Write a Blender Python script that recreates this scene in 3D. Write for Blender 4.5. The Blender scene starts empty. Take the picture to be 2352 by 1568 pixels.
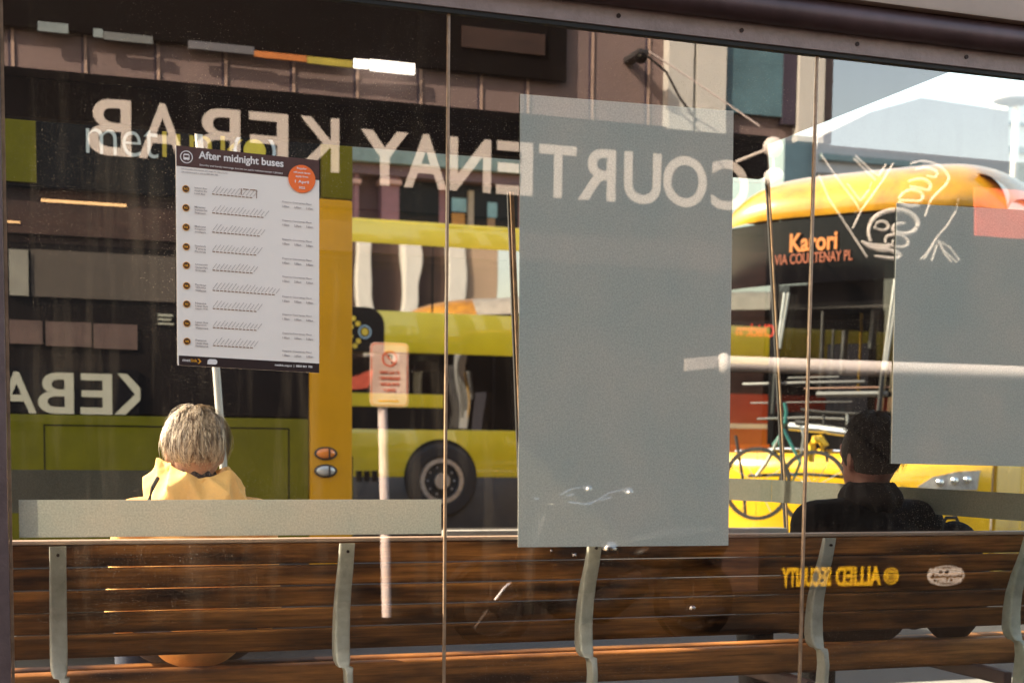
import bpy, bmesh, math, random
from mathutils import Vector, Matrix, noise
random.seed(7)
S = bpy.context.scene
# ------------------------------------------------------------------ camera
F, VW, VH = 3267.0, 2352.0, 1568.0            # focal length and picture size in one pixel unit
PPX, PPY = 1176.0, 1302.0
vx = Vector((10700-PPX, -(1137-PPY), -F)).normalized()
vd = Vector((741-PPX, -(40784-PPY), -F)).normalized()
zc = -vd
xc = (vx - zc*vx.dot(zc)).normalized()
yc = zc.cross(xc)
W2C = Matrix((xc, yc, zc)).transposed()       # columns: world axes in camera space
C2W = W2C.transposed()
DN, EYE = 3.55, 1.05
CAM = Vector((0, -DN, EYE))
cd = bpy.data.cameras.new('camera'); cam = bpy.data.objects.new('camera', cd)
S.collection.objects.link(cam); S.camera = cam
cam.matrix_world = Matrix.Translation(CAM) @ C2W.to_4x4()
cd.lens = 50; cd.sensor_width = 36; cd.sensor_fit = 'HORIZONTAL'
cd.shift_y = (PPY-VH/2)/VW
cd.clip_end = 800; cd.clip_start = .05
cd.dof.use_dof = True; cd.dof.focus_distance = 3.95; cd.dof.aperture_fstop = 4.5
# ------------------------------------------------------------------ world, sun, exposure
SUN = Vector((-.66, .36, .56)).normalized()
w = bpy.data.worlds.new('World'); S.world = w; w.use_nodes = True
nt = w.node_tree; bg = nt.nodes['Background']; sky = nt.nodes.new('ShaderNodeTexSky')
sky.sky_type = 'NISHITA'; sky.sun_disc = False
sky.sun_elevation = math.asin(SUN.z); sky.sun_rotation = math.atan2(SUN.x, SUN.y)
sky.air_density = 1.3; sky.dust_density = 2.0; sky.ozone_density = .8
wt = nt.nodes.new('ShaderNodeMix'); wt.data_type = 'RGBA'; wt.blend_type = 'MULTIPLY'; wt.inputs[0].default_value = 1
wt.inputs[7].default_value = (1.0, .84, .70, 1); nt.links.new(sky.outputs[0], wt.inputs[6]); nt.links.new(wt.outputs[2], bg.inputs[0]); bg.inputs[1].default_value = .15
sl = bpy.data.lights.new('sun', 'SUN'); so = bpy.data.objects.new('sun', sl); S.collection.objects.link(so)
sl.energy = 3.9; sl.angle = math.radians(.5); sl.color = (1, .84, .62)
so.rotation_euler = (-SUN).to_track_quat('-Z', 'Y').to_euler()
so['kind'] = 'structure'
S.view_settings.view_transform = 'Standard'; S.view_settings.look = 'None'
S.view_settings.exposure = 2.25; S.view_settings.gamma = 1
S.render.engine = 'CYCLES'
S.cycles.max_bounces = 10; S.cycles.transparent_max_bounces = 24; S.cycles.glossy_bounces = 5
S.cycles.transmission_bounces = 8

def ray(x, y):
    return C2W @ Vector((x-PPX, -(y-PPY), -F)) / F
def P(x, y, Y=0.0):                           # point of the plane Y seen at picture position x, y
    r = ray(x, y); return CAM + r*((Y-CAM.y)/r.y)
def R(x, y, Y):                               # the same in the mirror image: a place in front of the glass
    p = P(x, y, Y); return Vector((p.x, -p.y, p.z))
def PX(x, Y, y=1000): return P(x, y, Y).x
def PZ(x, y, Y): return P(x, y, Y).z

# ------------------------------------------------------------------ materials
def N(nt, t, **k):
    n = nt.nodes.new(t)
    for a, b in k.items(): setattr(n, a, b)
    return n
def mat(name, col, rough=.6, metal=0, var=.18, scale=6, spec=.5, emit=None, es=1, bump=0, bscale=40, coat=0, stretch=None, col2=None, alpha=1):
    m = bpy.data.materials.new(name); m.use_nodes = True; nt = m.node_tree
    b = nt.nodes['Principled BSDF']; L = nt.links.new
    tc = N(nt, 'ShaderNodeTexCoord'); mp = N(nt, 'ShaderNodeMapping')
    L(tc.outputs['Object'], mp.inputs[0])
    if stretch: mp.inputs['Scale'].default_value = stretch
    n = N(nt, 'ShaderNodeTexNoise'); n.inputs['Scale'].default_value = scale; n.inputs['Detail'].default_value = 8
    n.inputs['Roughness'].default_value = .65
    L(mp.outputs[0], n.inputs['Vector'])
    cr = N(nt, 'ShaderNodeValToRGB')
    c = Vector(col)
    lo = Vector(col2) if col2 else c*(1-var)
    hi = c if col2 else c*(1+var)
    cr.color_ramp.elements[0].position = .32; cr.color_ramp.elements[1].position = .68
    cr.color_ramp.elements[0].color = (*lo, 1); cr.color_ramp.elements[1].color = (*[min(1, v) for v in hi], 1)
    L(n.outputs[0], cr.inputs[0]); L(cr.outputs[0], b.inputs['Base Color'])
    b.inputs['Roughness'].default_value = rough; b.inputs['Metallic'].default_value = metal
    b.inputs['Specular IOR Level'].default_value = spec
    b.inputs['Coat Weight'].default_value = coat
    if rough > .05:
        mr = N(nt, 'ShaderNodeMapRange'); mr.inputs[3].default_value = rough*.8; mr.inputs[4].default_value = min(1, rough*1.25)
        L(n.outputs[0], mr.inputs[0]); L(mr.outputs[0], b.inputs['Roughness'])
    if emit:
        b.inputs['Emission Color'].default_value = (*emit, 1); b.inputs['Emission Strength'].default_value = es
    if bump:
        n2 = N(nt, 'ShaderNodeTexNoise'); n2.inputs['Scale'].default_value = bscale; n2.inputs['Detail'].default_value = 4
        L(mp.outputs[0], n2.inputs['Vector'])
        bp = N(nt, 'ShaderNodeBump'); bp.inputs['Strength'].default_value = bump; bp.inputs['Distance'].default_value = .01
        L(n2.outputs[0], bp.inputs['Height']); L(bp.outputs[0], b.inputs['Normal'])
    if alpha < 1: b.inputs['Alpha'].default_value = alpha
    return m
def glass_mat(name, refl, tint=(.93, .95, .94), dirt=0.0, edge=False, bump=0):
    m = bpy.data.materials.new(name); m.use_nodes = True; nt = m.node_tree; L = nt.links.new
    nt.nodes.remove(nt.nodes['Principled BSDF']); out = nt.nodes['Material Output']
    tr = N(nt, 'ShaderNodeBsdfTransparent'); tr.inputs[0].default_value = (*tint, 1)
    gl = N(nt, 'ShaderNodeBsdfGlossy'); gl.inputs['Roughness'].default_value = .0; gl.inputs[0].default_value = (1, .96, .95, 1)
    lw = N(nt, 'ShaderNodeLayerWeight'); lw.inputs[0].default_value = .5
    pw = N(nt, 'ShaderNodeMath', operation='POWER'); pw.inputs[1].default_value = 5; L(lw.outputs['Facing'], pw.inputs[0])
    ad = N(nt, 'ShaderNodeMath', operation='ADD', use_clamp=True); ad.inputs[1].default_value = refl+.04
    L(pw.outputs[0], ad.inputs[0])
    mx = N(nt, 'ShaderNodeMixShader'); L(ad.outputs[0], mx.inputs[0]); L(tr.outputs[0], mx.inputs[1]); L(gl.outputs[0], mx.inputs[2])
    last = mx
    tc = N(nt, 'ShaderNodeTexCoord')
    if bump:
        n2 = N(nt, 'ShaderNodeTexNoise'); n2.inputs['Scale'].default_value = .9; n2.inputs['Detail'].default_value = 1
        L(tc.outputs['Object'], n2.inputs['Vector'])
        bp = N(nt, 'ShaderNodeBump'); bp.inputs['Strength'].default_value = 1; bp.inputs['Distance'].default_value = bump
        L(n2.outputs[0], bp.inputs['Height']); L(bp.outputs[0], gl.inputs['Normal'])
    if dirt:
        a = N(nt, 'ShaderNodeTexNoise'); a.inputs['Scale'].default_value = 380; a.inputs['Detail'].default_value = 2
        mp = N(nt, 'ShaderNodeMapping'); mp.inputs['Scale'].default_value = (9, 1, 1.0)
        b = N(nt, 'ShaderNodeTexNoise'); b.inputs['Scale'].default_value = 2.2; b.inputs['Detail'].default_value = 9
        c = N(nt, 'ShaderNodeTexNoise'); c.inputs['Scale'].default_value = 1.4
        L(tc.outputs['Object'], a.inputs['Vector']); L(tc.outputs['Object'], mp.inputs[0]); L(mp.outputs[0], b.inputs['Vector']); L(tc.outputs['Object'], c.inputs['Vector'])
        r1 = N(nt, 'ShaderNodeMapRange'); r1.inputs[1].default_value = .64; r1.inputs[2].default_value = .72; r1.inputs[3].default_value = 0; r1.inputs[4].default_value = .95
        L(a.outputs[0], r1.inputs[0])
        r2 = N(nt, 'ShaderNodeMapRange'); r2.inputs[1].default_value = .52; r2.inputs[2].default_value = .80; r2.inputs[3].default_value = .0; r2.inputs[4].default_value = .05
        L(b.outputs[0], r2.inputs[0])
        r3 = N(nt, 'ShaderNodeMapRange'); r3.inputs[1].default_value = .42; r3.inputs[2].default_value = .62
        L(c.outputs[0], r3.inputs[0])
        s = N(nt, 'ShaderNodeMath', operation='MULTIPLY'); L(r1.outputs[0], s.inputs[0]); L(r3.outputs[0], s.inputs[1])
        t = N(nt, 'ShaderNodeMath', operation='ADD'); L(s.outputs[0], t.inputs[0]); L(r2.outputs[0], t.inputs[1])
        u = N(nt, 'ShaderNodeMath', operation='MULTIPLY', use_clamp=True); L(t.outputs[0], u.inputs[0]); u.inputs[1].default_value = dirt
        df = N(nt, 'ShaderNodeBsdfTranslucent'); df.inputs[0].default_value = (.60, .52, .42, 1)
        d2 = N(nt, 'ShaderNodeBsdfDiffuse'); d2.inputs[0].default_value = (.36, .32, .27, 1)
        md = N(nt, 'ShaderNodeMixShader'); md.inputs[0].default_value = .5; L(df.outputs[0], md.inputs[1]); L(d2.outputs[0], md.inputs[2])
        m2 = N(nt, 'ShaderNodeMixShader'); L(u.outputs[0], m2.inputs[0]); L(mx.outputs[0], m2.inputs[1]); L(md.outputs[0], m2.inputs[2])
        last = m2
    L(last.outputs[0], out.inputs[0])
    return m
def film_mat(name, col, tr=.5, op=1.0, gloss=0):
    m = bpy.data.materials.new(name); m.use_nodes = True; nt = m.node_tree; L = nt.links.new
    nt.nodes.remove(nt.nodes['Principled BSDF']); out = nt.nodes['Material Output']
    tc = N(nt, 'ShaderNodeTexCoord'); n = N(nt, 'ShaderNodeTexNoise'); n.inputs['Scale'].default_value = 5; n.inputs['Detail'].default_value = 10; n.inputs['Roughness'].default_value = .8
    L(tc.outputs['Object'], n.inputs['Vector'])
    cr = N(nt, 'ShaderNodeValToRGB'); cr.color_ramp.elements[0].position = .3; cr.color_ramp.elements[1].position = .7
    cr.color_ramp.elements[0].color = (*[v*.9 for v in col], 1); cr.color_ramp.elements[1].color = (*[v*1.06 for v in col], 1)
    n.inputs['Scale'].default_value = 3; n.inputs['Detail'].default_value = 6; n.inputs['Roughness'].default_value = .6
    cr.color_ramp.elements[0].color = (col[0]*.86, col[1]*.93, col[2]*.95, 1); cr.color_ramp.elements[1].color = (col[0]*1.08, col[1]*1.03, col[2]*1.0, 1)
    g1 = N(nt, 'ShaderNodeTexNoise'); g1.inputs['Scale'].default_value = 230; g1.inputs['Detail'].default_value = 2; L(tc.outputs['Object'], g1.inputs['Vector'])
    g2 = N(nt, 'ShaderNodeMapRange'); g2.inputs[1].default_value = .3; g2.inputs[2].default_value = .7; g2.inputs[3].default_value = .84; g2.inputs[4].default_value = 1.14; L(g1.outputs[0], g2.inputs[0])
    gm = N(nt, 'ShaderNodeMix', data_type='RGBA', blend_type='MULTIPLY'); gm.inputs[0].default_value = 1; L(n.outputs[0], cr.inputs[0]); L(cr.outputs[0], gm.inputs[6]); L(g2.outputs[0], gm.inputs[7])
    cr = type('o', (), {'outputs': [gm.outputs[2]]})()
    d = N(nt, 'ShaderNodeBsdfDiffuse'); t = N(nt, 'ShaderNodeBsdfTranslucent')
    L(cr.outputs[0], d.inputs[0]); L(cr.outputs[0], t.inputs[0])
    mx = N(nt, 'ShaderNodeMixShader'); mx.inputs[0].default_value = tr
    L(d.outputs[0], mx.inputs[1]); L(t.outputs[0], mx.inputs[2])
    last = mx
    if op < 1:
        a = N(nt, 'ShaderNodeBsdfTransparent'); m2 = N(nt, 'ShaderNodeMixShader'); m2.inputs[0].default_value = op
        L(a.outputs[0], m2.inputs[1]); L(mx.outputs[0], m2.inputs[2]); last = m2
    if gloss:
        g = N(nt, 'ShaderNodeBsdfGlossy'); g.inputs['Roughness'].default_value = .0; m3 = N(nt, 'ShaderNodeMixShader'); m3.inputs[0].default_value = gloss
        L(last.outputs[0], m3.inputs[1]); L(g.outputs[0], m3.inputs[2]); last = m3
    L(last.outputs[0], out.inputs[0]); return m
def wood_mat(name, dark, light, seed=0):
    m = bpy.data.materials.new(name); m.use_nodes = True; nt = m.node_tree; L = nt.links.new
    b = nt.nodes['Principled BSDF']
    tc = N(nt, 'ShaderNodeTexCoord'); mp = N(nt, 'ShaderNodeMapping'); mp.inputs['Scale'].default_value = (1.0, 14, 30); mp.inputs['Location'].default_value = (seed*3.1, seed, 0)
    L(tc.outputs['Object'], mp.inputs[0])
    n = N(nt, 'ShaderNodeTexNoise'); n.inputs['Scale'].default_value = 3; n.inputs['Detail'].default_value = 12; n.inputs['Roughness'].default_value = .7; L(mp.outputs[0], n.inputs['Vector'])
    mp2 = N(nt, 'ShaderNodeMapping'); mp2.inputs['Scale'].default_value = (2.6, 4, 14); mp2.inputs['Location'].default_value = (seed*7.7, seed*2.3, seed*5.1); L(tc.outputs['Object'], mp2.inputs[0])
    n2 = N(nt, 'ShaderNodeTexNoise'); n2.inputs['Scale'].default_value = 1.1; n2.inputs['Detail'].default_value = 4; L(mp2.outputs[0], n2.inputs['Vector'])
    c1 = N(nt, 'ShaderNodeValToRGB'); e = c1.color_ramp.elements
    e[0].position = .36; e[0].color = (*[v*.30 for v in light], 1); e[1].position = .7; e[1].color = (*light, 1)
    L(n.outputs[0], c1.inputs[0])
    c2 = N(nt, 'ShaderNodeMapRange'); c2.inputs[1].default_value = .34; c2.inputs[2].default_value = .66; L(n2.outputs[0], c2.inputs[0])
    mx = N(nt, 'ShaderNodeMix', data_type='RGBA'); L(c2.outputs[0], mx.inputs[0]); mx.inputs[6].default_value = (*dark, 1); L(c1.outputs[0], mx.inputs[7])
    L(mx.outputs[2], b.inputs['Base Color']); b.inputs['Roughness'].default_value = .5; b.inputs['Specular IOR Level'].default_value = .16
    bp = N(nt, 'ShaderNodeBump'); bp.inputs['Strength'].default_value = .35; bp.inputs['Distance'].default_value = .004; L(n.outputs[0], bp.inputs['Height']); L(bp.outputs[0], b.inputs['Normal'])
    return m
# ------------------------------------------------------------------ building helpers
ORG = {}
def tag(o, label=None, cat=None, group=None, kind=None):
    for k, v in (('label', label), ('category', cat), ('group', group), ('kind', kind)):
        if v: o[k] = v
    return o
def thing(name, label, cat, loc, group=None):
    o = bpy.data.objects.new(name, None); S.collection.objects.link(o); o.empty_display_size = .1
    o.location = loc; ORG[o.name] = Vector(loc); return tag(o, label, cat, group)
class MB:
    def __init__(s): s.bm = bmesh.new()
    def box(s, a, b, bev=0, xf=None):
        x0, y0, z0 = [min(p, q) for p, q in zip(a, b)]; x1, y1, z1 = [max(p, q) for p, q in zip(a, b)]
        c = [(x0,y0,z0),(x1,y0,z0),(x1,y1,z0),(x0,y1,z0),(x0,y0,z1),(x1,y0,z1),(x1,y1,z1),(x0,y1,z1)]
        v = [s.bm.verts.new(xf(p) if xf else p) for p in c]
        fs = [s.bm.faces.new([v[i] for i in f]) for f in ((3,2,1,0),(4,5,6,7),(0,1,5,4),(1,2,6,5),(2,3,7,6),(3,0,4,7))]
        if bev:
            es = list({e for f in fs for e in f.edges}); bmesh.ops.bevel(s.bm, geom=es, offset=bev, segments=2, affect='EDGES', profile=.6)
        return s
    def prism(s, pts, off, flip=False):       # closed outline of 3D points pushed along a vector
        off = Vector(off); a = [s.bm.verts.new(Vector(p)) for p in pts]; b = [s.bm.verts.new(Vector(p)+off) for p in pts]
        n = len(pts); s.bm.faces.new(a); s.bm.faces.new(b[::-1])
        for i in range(n): s.bm.faces.new((a[i], b[i], b[(i+1) % n], a[(i+1) % n]))
        return s
    def tube(s, pts, r, seg=10, caps=True):
        pts = [Vector(p) for p in pts]; rs = r if isinstance(r, (list, tuple)) else [r]*len(pts); rings = []
        for i, p in enumerate(pts):
            d = (pts[min(i+1, len(pts)-1)]-pts[max(i-1, 0)]).normalized()
            u = d.cross(Vector((0, 0, 1)) if abs(d.z) < .9 else Vector((1, 0, 0))).normalized(); v = d.cross(u)
            rings.append([s.bm.verts.new(p+(u*math.cos(t)+v*math.sin(t))*rs[i]) for t in [2*math.pi*k/seg for k in range(seg)]])
        for a, b in zip(rings, rings[1:]):
            for k in range(seg): s.bm.faces.new((a[k], a[(k+1) % seg], b[(k+1) % seg], b[k]))
        if caps: s.bm.faces.new(rings[0][::-1]); s.bm.faces.new(rings[-1])
        return s
    def ball(s, c, r, seg=16, rot=None):
        r = Vector((r, r, r)) if not hasattr(r, '__len__') else Vector(r)
        M = Matrix.Translation(Vector(c)) @ (rot or Matrix()) @ Matrix.Diagonal((*r, 1))
        bmesh.ops.create_uvsphere(s.bm, u_segments=seg, v_segments=seg//2+2, radius=1, matrix=M); return s
    def disc(s, c, axis, r, t, seg=28, r2=None):
        ax = Vector(axis).normalized(); c = Vector(c)
        return s.tube([c-ax*t/2, c+ax*t/2], [r, r2 if r2 is not None else r], seg)
    def ring(s, c, axis, r0, r1, t, seg=32):
        ax = Vector(axis).normalized(); c = Vector(c)
        u = ax.cross(Vector((0, 0, 1)) if abs(ax.z) < .9 else Vector((1, 0, 0))).normalized(); v = ax.cross(u)
        L = [[s.bm.verts.new(c+ax*h+(u*math.cos(a)+v*math.sin(a))*rr) for a in [2*math.pi*k/seg for k in range(seg)]] for h, rr in ((-t/2, r1), (t/2, r1), (t/2, r0), (-t/2, r0))]
        for i in range(4):
            A, B = L[i], L[(i+1) % 4]
            for k in range(seg): s.bm.faces.new((A[k], A[(k+1) % seg], B[(k+1) % seg], B[k]))
        return s
    def grid(s, fn, nu, nv):
        V = [[s.bm.verts.new(fn(i/nu, j/nv)) for j in range(nv+1)] for i in range(nu+1)]
        for i in range(nu):
            for j in range(nv): s.bm.faces.new((V[i][j], V[i+1][j], V[i+1][j+1], V[i][j+1]))
        return s
    def build(s, name, m, parent=None, smooth=False, recalc=True):
        if recalc: bmesh.ops.recalc_face_normals(s.bm, faces=s.bm.faces)
        me = bpy.data.meshes.new(name); o = bpy.data.objects.new(name, me); S.collection.objects.link(o)
        if parent is not None:
            off = ORG[parent.name]; ORG[o.name] = off
            bmesh.ops.translate(s.bm, verts=s.bm.verts, vec=-off); o.parent = parent
        else: ORG[o.name] = Vector((0, 0, 0))
        s.bm.to_mesh(me); s.bm.free()
        for mm in (m if isinstance(m, list) else [m]): me.materials.append(mm)
        if smooth:
            for p in me.polygons: p.use_smooth = True
            try: me.set_sharp_from_angle(angle=math.radians(38))
            except Exception: pass
        return o
def txt(name, s, org, xd, zd, w, h, m, parent, depth=.004, bold=0, shear=0, align='L', skew=None):
    cu = bpy.data.curves.new('t', 'FONT'); cu.body = s; cu.size = 1; cu.offset = bold; cu.extrude = .001; cu.shear = shear
    to = bpy.data.objects.new('t', cu); S.collection.objects.link(to)
    bpy.context.view_layer.update()
    me = bpy.data.meshes.new_from_object(to.evaluated_get(bpy.context.evaluated_depsgraph_get()))
    bpy.data.objects.remove(to); bpy.data.curves.remove(cu)
    xs = [v.co.x for v in me.vertices]; ys = [v.co.y for v in me.vertices]
    x0, x1, y0, y1 = min(xs), max(xs), min(ys), max(ys)
    xd = Vector(xd).normalized(); zd = Vector(zd).normalized(); nd = xd.cross(zd)
    org = Vector(org); sy = h/(y1-y0); sx = (w/(x1-x0)) if w else sy
    off = ORG[parent.name] if parent else Vector((0, 0, 0))
    for v in me.vertices:
        x, y, z = v.co
        v.co = org + xd*((x-x0)*sx) + zd*((y-y0)*sy) + nd*(depth if z > 0 else 0) - off
    me.name = name; o = bpy.data.objects.new(name, me); S.collection.objects.link(o)
    if parent: o.parent = parent
    ORG[o.name] = off; me.materials.clear(); me.materials.append(m); return o
def rectR(x0, y0, x1, y1, Y, t=.02, mb=None):   # box on the shop side whose mirror image spans these places
    a = R(x0, y0, Y); b = R(x1, y1, Y); c = R(x0, y1, Y)
    return (mb or MB()).box((a.x, -Y, min(b.z, c.z)), (b.x, -Y+t, a.z))
# ------------------------------------------------------------------ shared materials
M = {}
M['brownmetal'] = mat('brown_coated_metal', (.125, .085, .085), .5, .2, .2, 14, bump=.15, bscale=120)
M['mauvemetal'] = mat('weathered_mauve_metal', (.30, .235, .235), .55, .1, .16, 18, bump=.2, bscale=90)
M['gutter'] = mat('dark_gutter_metal', (.075, .045, .05), .38, .3, .25, 8)
M['tanmetal'] = mat('tan_fascia', (.42, .33, .28), .6, 0, .08, 5)
M['black'] = mat('black_rubber', (.012, .012, .013), .7)
M['steel'] = mat('cast_grey_metal', (.36, .355, .31), .5, .2, .2, 22, bump=.25, bscale=60)
M['chrome'] = mat('chrome', (.8, .8, .8), .12, 1, .05)
M['screw'] = mat('dark_screw', (.03, .02, .02), .4, .8)
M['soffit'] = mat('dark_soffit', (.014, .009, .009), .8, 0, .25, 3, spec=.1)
M['glass'] = glass_mat('shelter_glass', .15, (.93, .95, .94), dirt=1.0)
M['glassclear'] = glass_mat('clear_glass', -.04, (.95, .98, .97))
M['glassclear2'] = glass_mat('glass_back_face', -.03, (.98, .99, .98))
M['glassend'] = glass_mat('end_glass', -.045, (.97, .99, .98))
M['gedge'] = mat('glass_edge_brown', (.30, .20, .13), .3, .1, .3, 30)
M['film'] = film_mat('frosted_film', (.56, .56, .50), .25, gloss=.17)
M['film2'] = film_mat('frosted_band', (.52, .51, .46), .65)
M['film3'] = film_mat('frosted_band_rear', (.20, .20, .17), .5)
M['white'] = mat('white_paint', (.85, .8, .78), .5, 0, .05)
M['asphalt'] = mat('asphalt', (.032, .030, .031), .85, 0, .35, 9, bump=.5, bscale=120)
M['paving'] = mat('brown_paving', (.012, .008, .006), .95, 0, .3, 3, spec=.05, bump=.4, bscale=60)
M['kerb'] = mat('pale_kerb', (.24, .22, .20), .8, 0, .15, 8)
# ------------------------------------------------------------------ ground
def struct(o): o['kind'] = 'structure'; return o
struct(MB().box((-80, 1.95, -.62), (120, 120, -.13)).build('road', M['asphalt']))
struct(MB().box((-80, -6.0, -.5), (120, 1.78, 0)).build('pavement', M['paving']))
struct(MB().box((-80, 1.78, -.5), (120, 1.95, .012), .015).build('kerb', M['kerb']))
struct(MB().box((-80, -60, -.52), (120, -6.0, -.01)).build('ground', M['paving']))
# far kerb, pale line under the double decker
a = P(1100, 1198, 9)
struct(MB().box((-40, 9.0, -.13), (60, 9.25, -.126)).build('road_line', M['white']))
# ------------------------------------------------------------------ bus shelter
xL, x1, x2, x3 = PX(20, 0), PX(1024, 0), PX(1853, 0), PX(2700, 0)
Z0 = PZ(1025, 30, 0)
sh = thing('bus_shelter', 'brown framed glass bus shelter filling the whole view with dark gutter along its top', 'bus shelter', (xL, 0, 0))
XR = PX(3100, 0)
MB().box((xL-.075, -.035, -.0), (xL-.004, .035, Z0+.06), .006).build('post', M['brownmetal'], sh, True)
MB().box((xL-.003, -.012, .05), (xL+.004, .012, Z0+.002)).build('post_gasket', M['gedge'], sh)
MB().box((xL-.3, -.012, Z0-.002), (XR, .01, Z0+.009)).build('gasket', M['black'], sh)
MB().box((xL-.35, -.018, Z0+.009), (XR, .02, Z0+.062), .004).build('top_rail', M['mauvemetal'], sh, True)
# rounded gutter, section swept along the shelter
def gut(u, v):
    a = -.25*math.pi + v*1.05*math.pi
    return Vector((xL-.4 + u*(XR-xL+.4), -.02-.045*math.sin(a+.2)-.008, Z0+.102-.045*math.cos(a)))
MB().grid(gut, 1, 24).build('gutter', M['gutter'], sh, True)
MB().box((xL-.4, -.02, Z0+.0625), (XR, .02, Z0+.129)).build('gutter_back', M['gutter'], sh)
# pale fascia above the gutter steps forward
MB().box((xL-.4, -.085, Z0+.132), (XR, .02, Z0+.36), .008).build('fascia', M['tanmetal'], sh, True)
MB().box((xL-.4, -.088, Z0+.205), (XR, -.0845, Z0+.210)).build('fascia_seam', M['gutter'], sh)
for k in range(-3, 12):
    xx = PX(2179, 0) + k*.36
    if xL < xx < XR: MB().disc((xx, -.0190, Z0+.037), (0, 1, 0), .006, .004, 12).build('screw', M['screw'], sh)
XE = PX(2100, 0, 150)
# roof: deep part over the bench, shallow part at the right end
MB().box((xL-.12, .021, Z0+.10), (PX(1745, 1.5), 1.62, Z0+.16)).build('roof', M['soffit'], sh)
zz = PZ(870, 338, 1.5)
MB().box((xL-.1, 1.47, zz), (PX(1752, 1.5, 400), 1.53, Z0+.099), .004).build('rear_beam', M['soffit'], sh)
MB().prism([(PX(1745, 1.5)+.002, .022, Z0+.10), (XE+.1, .022, Z0+.10), (XE, .95, Z0+.13), (PX(1745, 1.5)+.002, 1.2, Z0+.13)], (0, 0, .05)).build('roof_end', M['soffit'], sh)
# front panes
for a, b in ((xL+.005, x1-.004), (x1+.004, x2-.004), (x2+.004, x3)):
    MB().box((a, 0, .06), (b, .0008, Z0+.004)).build('glass_pane', [M['glass'], M['glassclear2']], sh)
for o in sh.children:
    if o.name.startswith('glass_pane'):
        for p in o.data.polygons: p.material_index = 0 if p.normal.y < -.5 else 1
for xx in (x1, x2):
    MB().box((xx-.0035, -.003, .06), (xx+.0035, .008, Z0), .001).build('pane_joint', M['gedge'], sh, True)
# frosted bands and panels stuck on the glass
def quad(name, pts, m, parent, off):
    return MB().prism(pts, off).build(name, m, parent)
za, zb = PZ(500, 1147, -.004), PZ(500, 1230, -.004)
MB().box((PX(40, -.004), -.0045, zb), (x1-.012, -.003, za)).build('frosted_band', M['film2'], sh)
pz0 = PZ(1440, 1254, .004)
quad('frosted_panel', [P(1195, 216, -.004), P(1685, 255, -.004), P(1673, 1252, -.004), P(1190, 1256, -.004)], M['film'], sh, (0, .0015, 0))
quad('frosted_panel', [P(2060, 466, -.004), P(2520, 492, -.004), P(2520, 1074, -.004), P(2047, 1064, -.004)], M['film'], sh, (0, .0015, 0))
# clear panes on the road side
def depthpt(x, y, d): return CAM + ray(x, y)*d
A = depthpt(1600, 1100, 5.55); B = depthpt(2500, 1100, 4.2)
def endp(x, z0, y=None):        # on the angled end pane, height z
    r = ray(x, 1000); n = Vector((-(B-A).y, (B-A).x, 0)); t = n.dot(A-CAM)/n.dot(Vector((r.x, r.y, 0)))
    q = CAM + r*t; return Vector((q.x, q.y, z0))
ztop = lambda x, y: (lambda q: CAM.z + (ray(x, y).z/ray(x, y).y)*(q.y-CAM.y))(endp(x, 0))
n = Vector((-(B-A).y, (B-A).x, 0)).normalized()*.008
quad('end_pane', [endp(1775, .1), endp(2500, .1), endp(2500, 2.28), endp(1762, 2.28)], M['glassend'], sh, n)
quad('frosted_band', [endp(1500, ztop(1680, 1148)), endp(1775, ztop(1775, 1152)), endp(1775, ztop(1775, 1101)), endp(1500, ztop(1680, 1098))], M['film3'], sh, n*.2)
quad('frosted_band', [endp(1777, ztop(1775, 1152))-n*.3, endp(2520, ztop(2352, 1199))-n*.3, endp(2520, ztop(2352, 1136))-n*.3, endp(1777, ztop(1775, 1101))-n*.3], M['film3'], sh, n*.2)
def edge(name, a, b, Y, w, m):
    p, q = P(*a, Y), P(*b, Y)
    MB().prism([p, p+Vector((w, 0, 0)), q+Vector((w, 0, 0)), q], (0, .012, 0)).build(name, m, sh)
edge('rear_pane_edge', (1166, 440), (1197, 1262), 1.5, .012, M['black'])
edge('rear_pane_edge', (1172, 440), (1203, 1262), 1.49, .014, M['gedge'])
edge('rear_pane_edge', (1750, 225), (1806, 1262), 1.5, .008, M['black'])
edge('rear_pane_edge', (1755, 225), (1811, 1262), 1.49, .006, M['gedge'])
quad('rear_pane', [P(1204, 400, 1.5), P(1748, 420, 1.5), P(1800, 1260, 1.5), P(1208, 1262, 1.5)], M['glassclear'], sh, (0, .008, 0))
# short road-side pane on the left; shade is put into its band's colour
MB().box((xL-.02, 1.5, .1), (PX(372, 1.5), 1.508, zz)).build('rear_pane', M['glassclear'], sh)
MB().box((xL-.02, 1.497, PZ(200, 1150, 1.5)-.04), (PX(372, 1.5), 1.499, PZ(200, 1079, 1.5))).build('frosted_band', film_mat('shaded_band', (.10, .11, .10), .4), sh)
# low rail of the road-side wall, pale, right of the frosted panel and behind the bench
MB().box((PX(1020, 1.5), 1.46, PZ(1400, 1236, 1.5)), (PX(1803, 1.5), 1.53, PZ(1400, 1214, 1.5)), .006).build('rear_rail', M['kerb'], sh, True)
# ------------------------------------------------------------------ timetable poster on the outside of the glass
YP = -.0042
po = thing('timetable_poster', 'white timetable poster with brown header and orange round badge on the glass', 'poster', P(570, 850, YP))
c00, c10, c11, c01 = P(405, 334, YP), P(733, 373+9, YP), P(733, 850, YP), P(406, 838, YP)
px0, px1 = (c00.x+c01.x)/2, (c10.x+c11.x)/2
pz1 = c00.z; pz0_ = c01.z
PWd, PHt = px1-px0, pz1-pz0_
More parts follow.
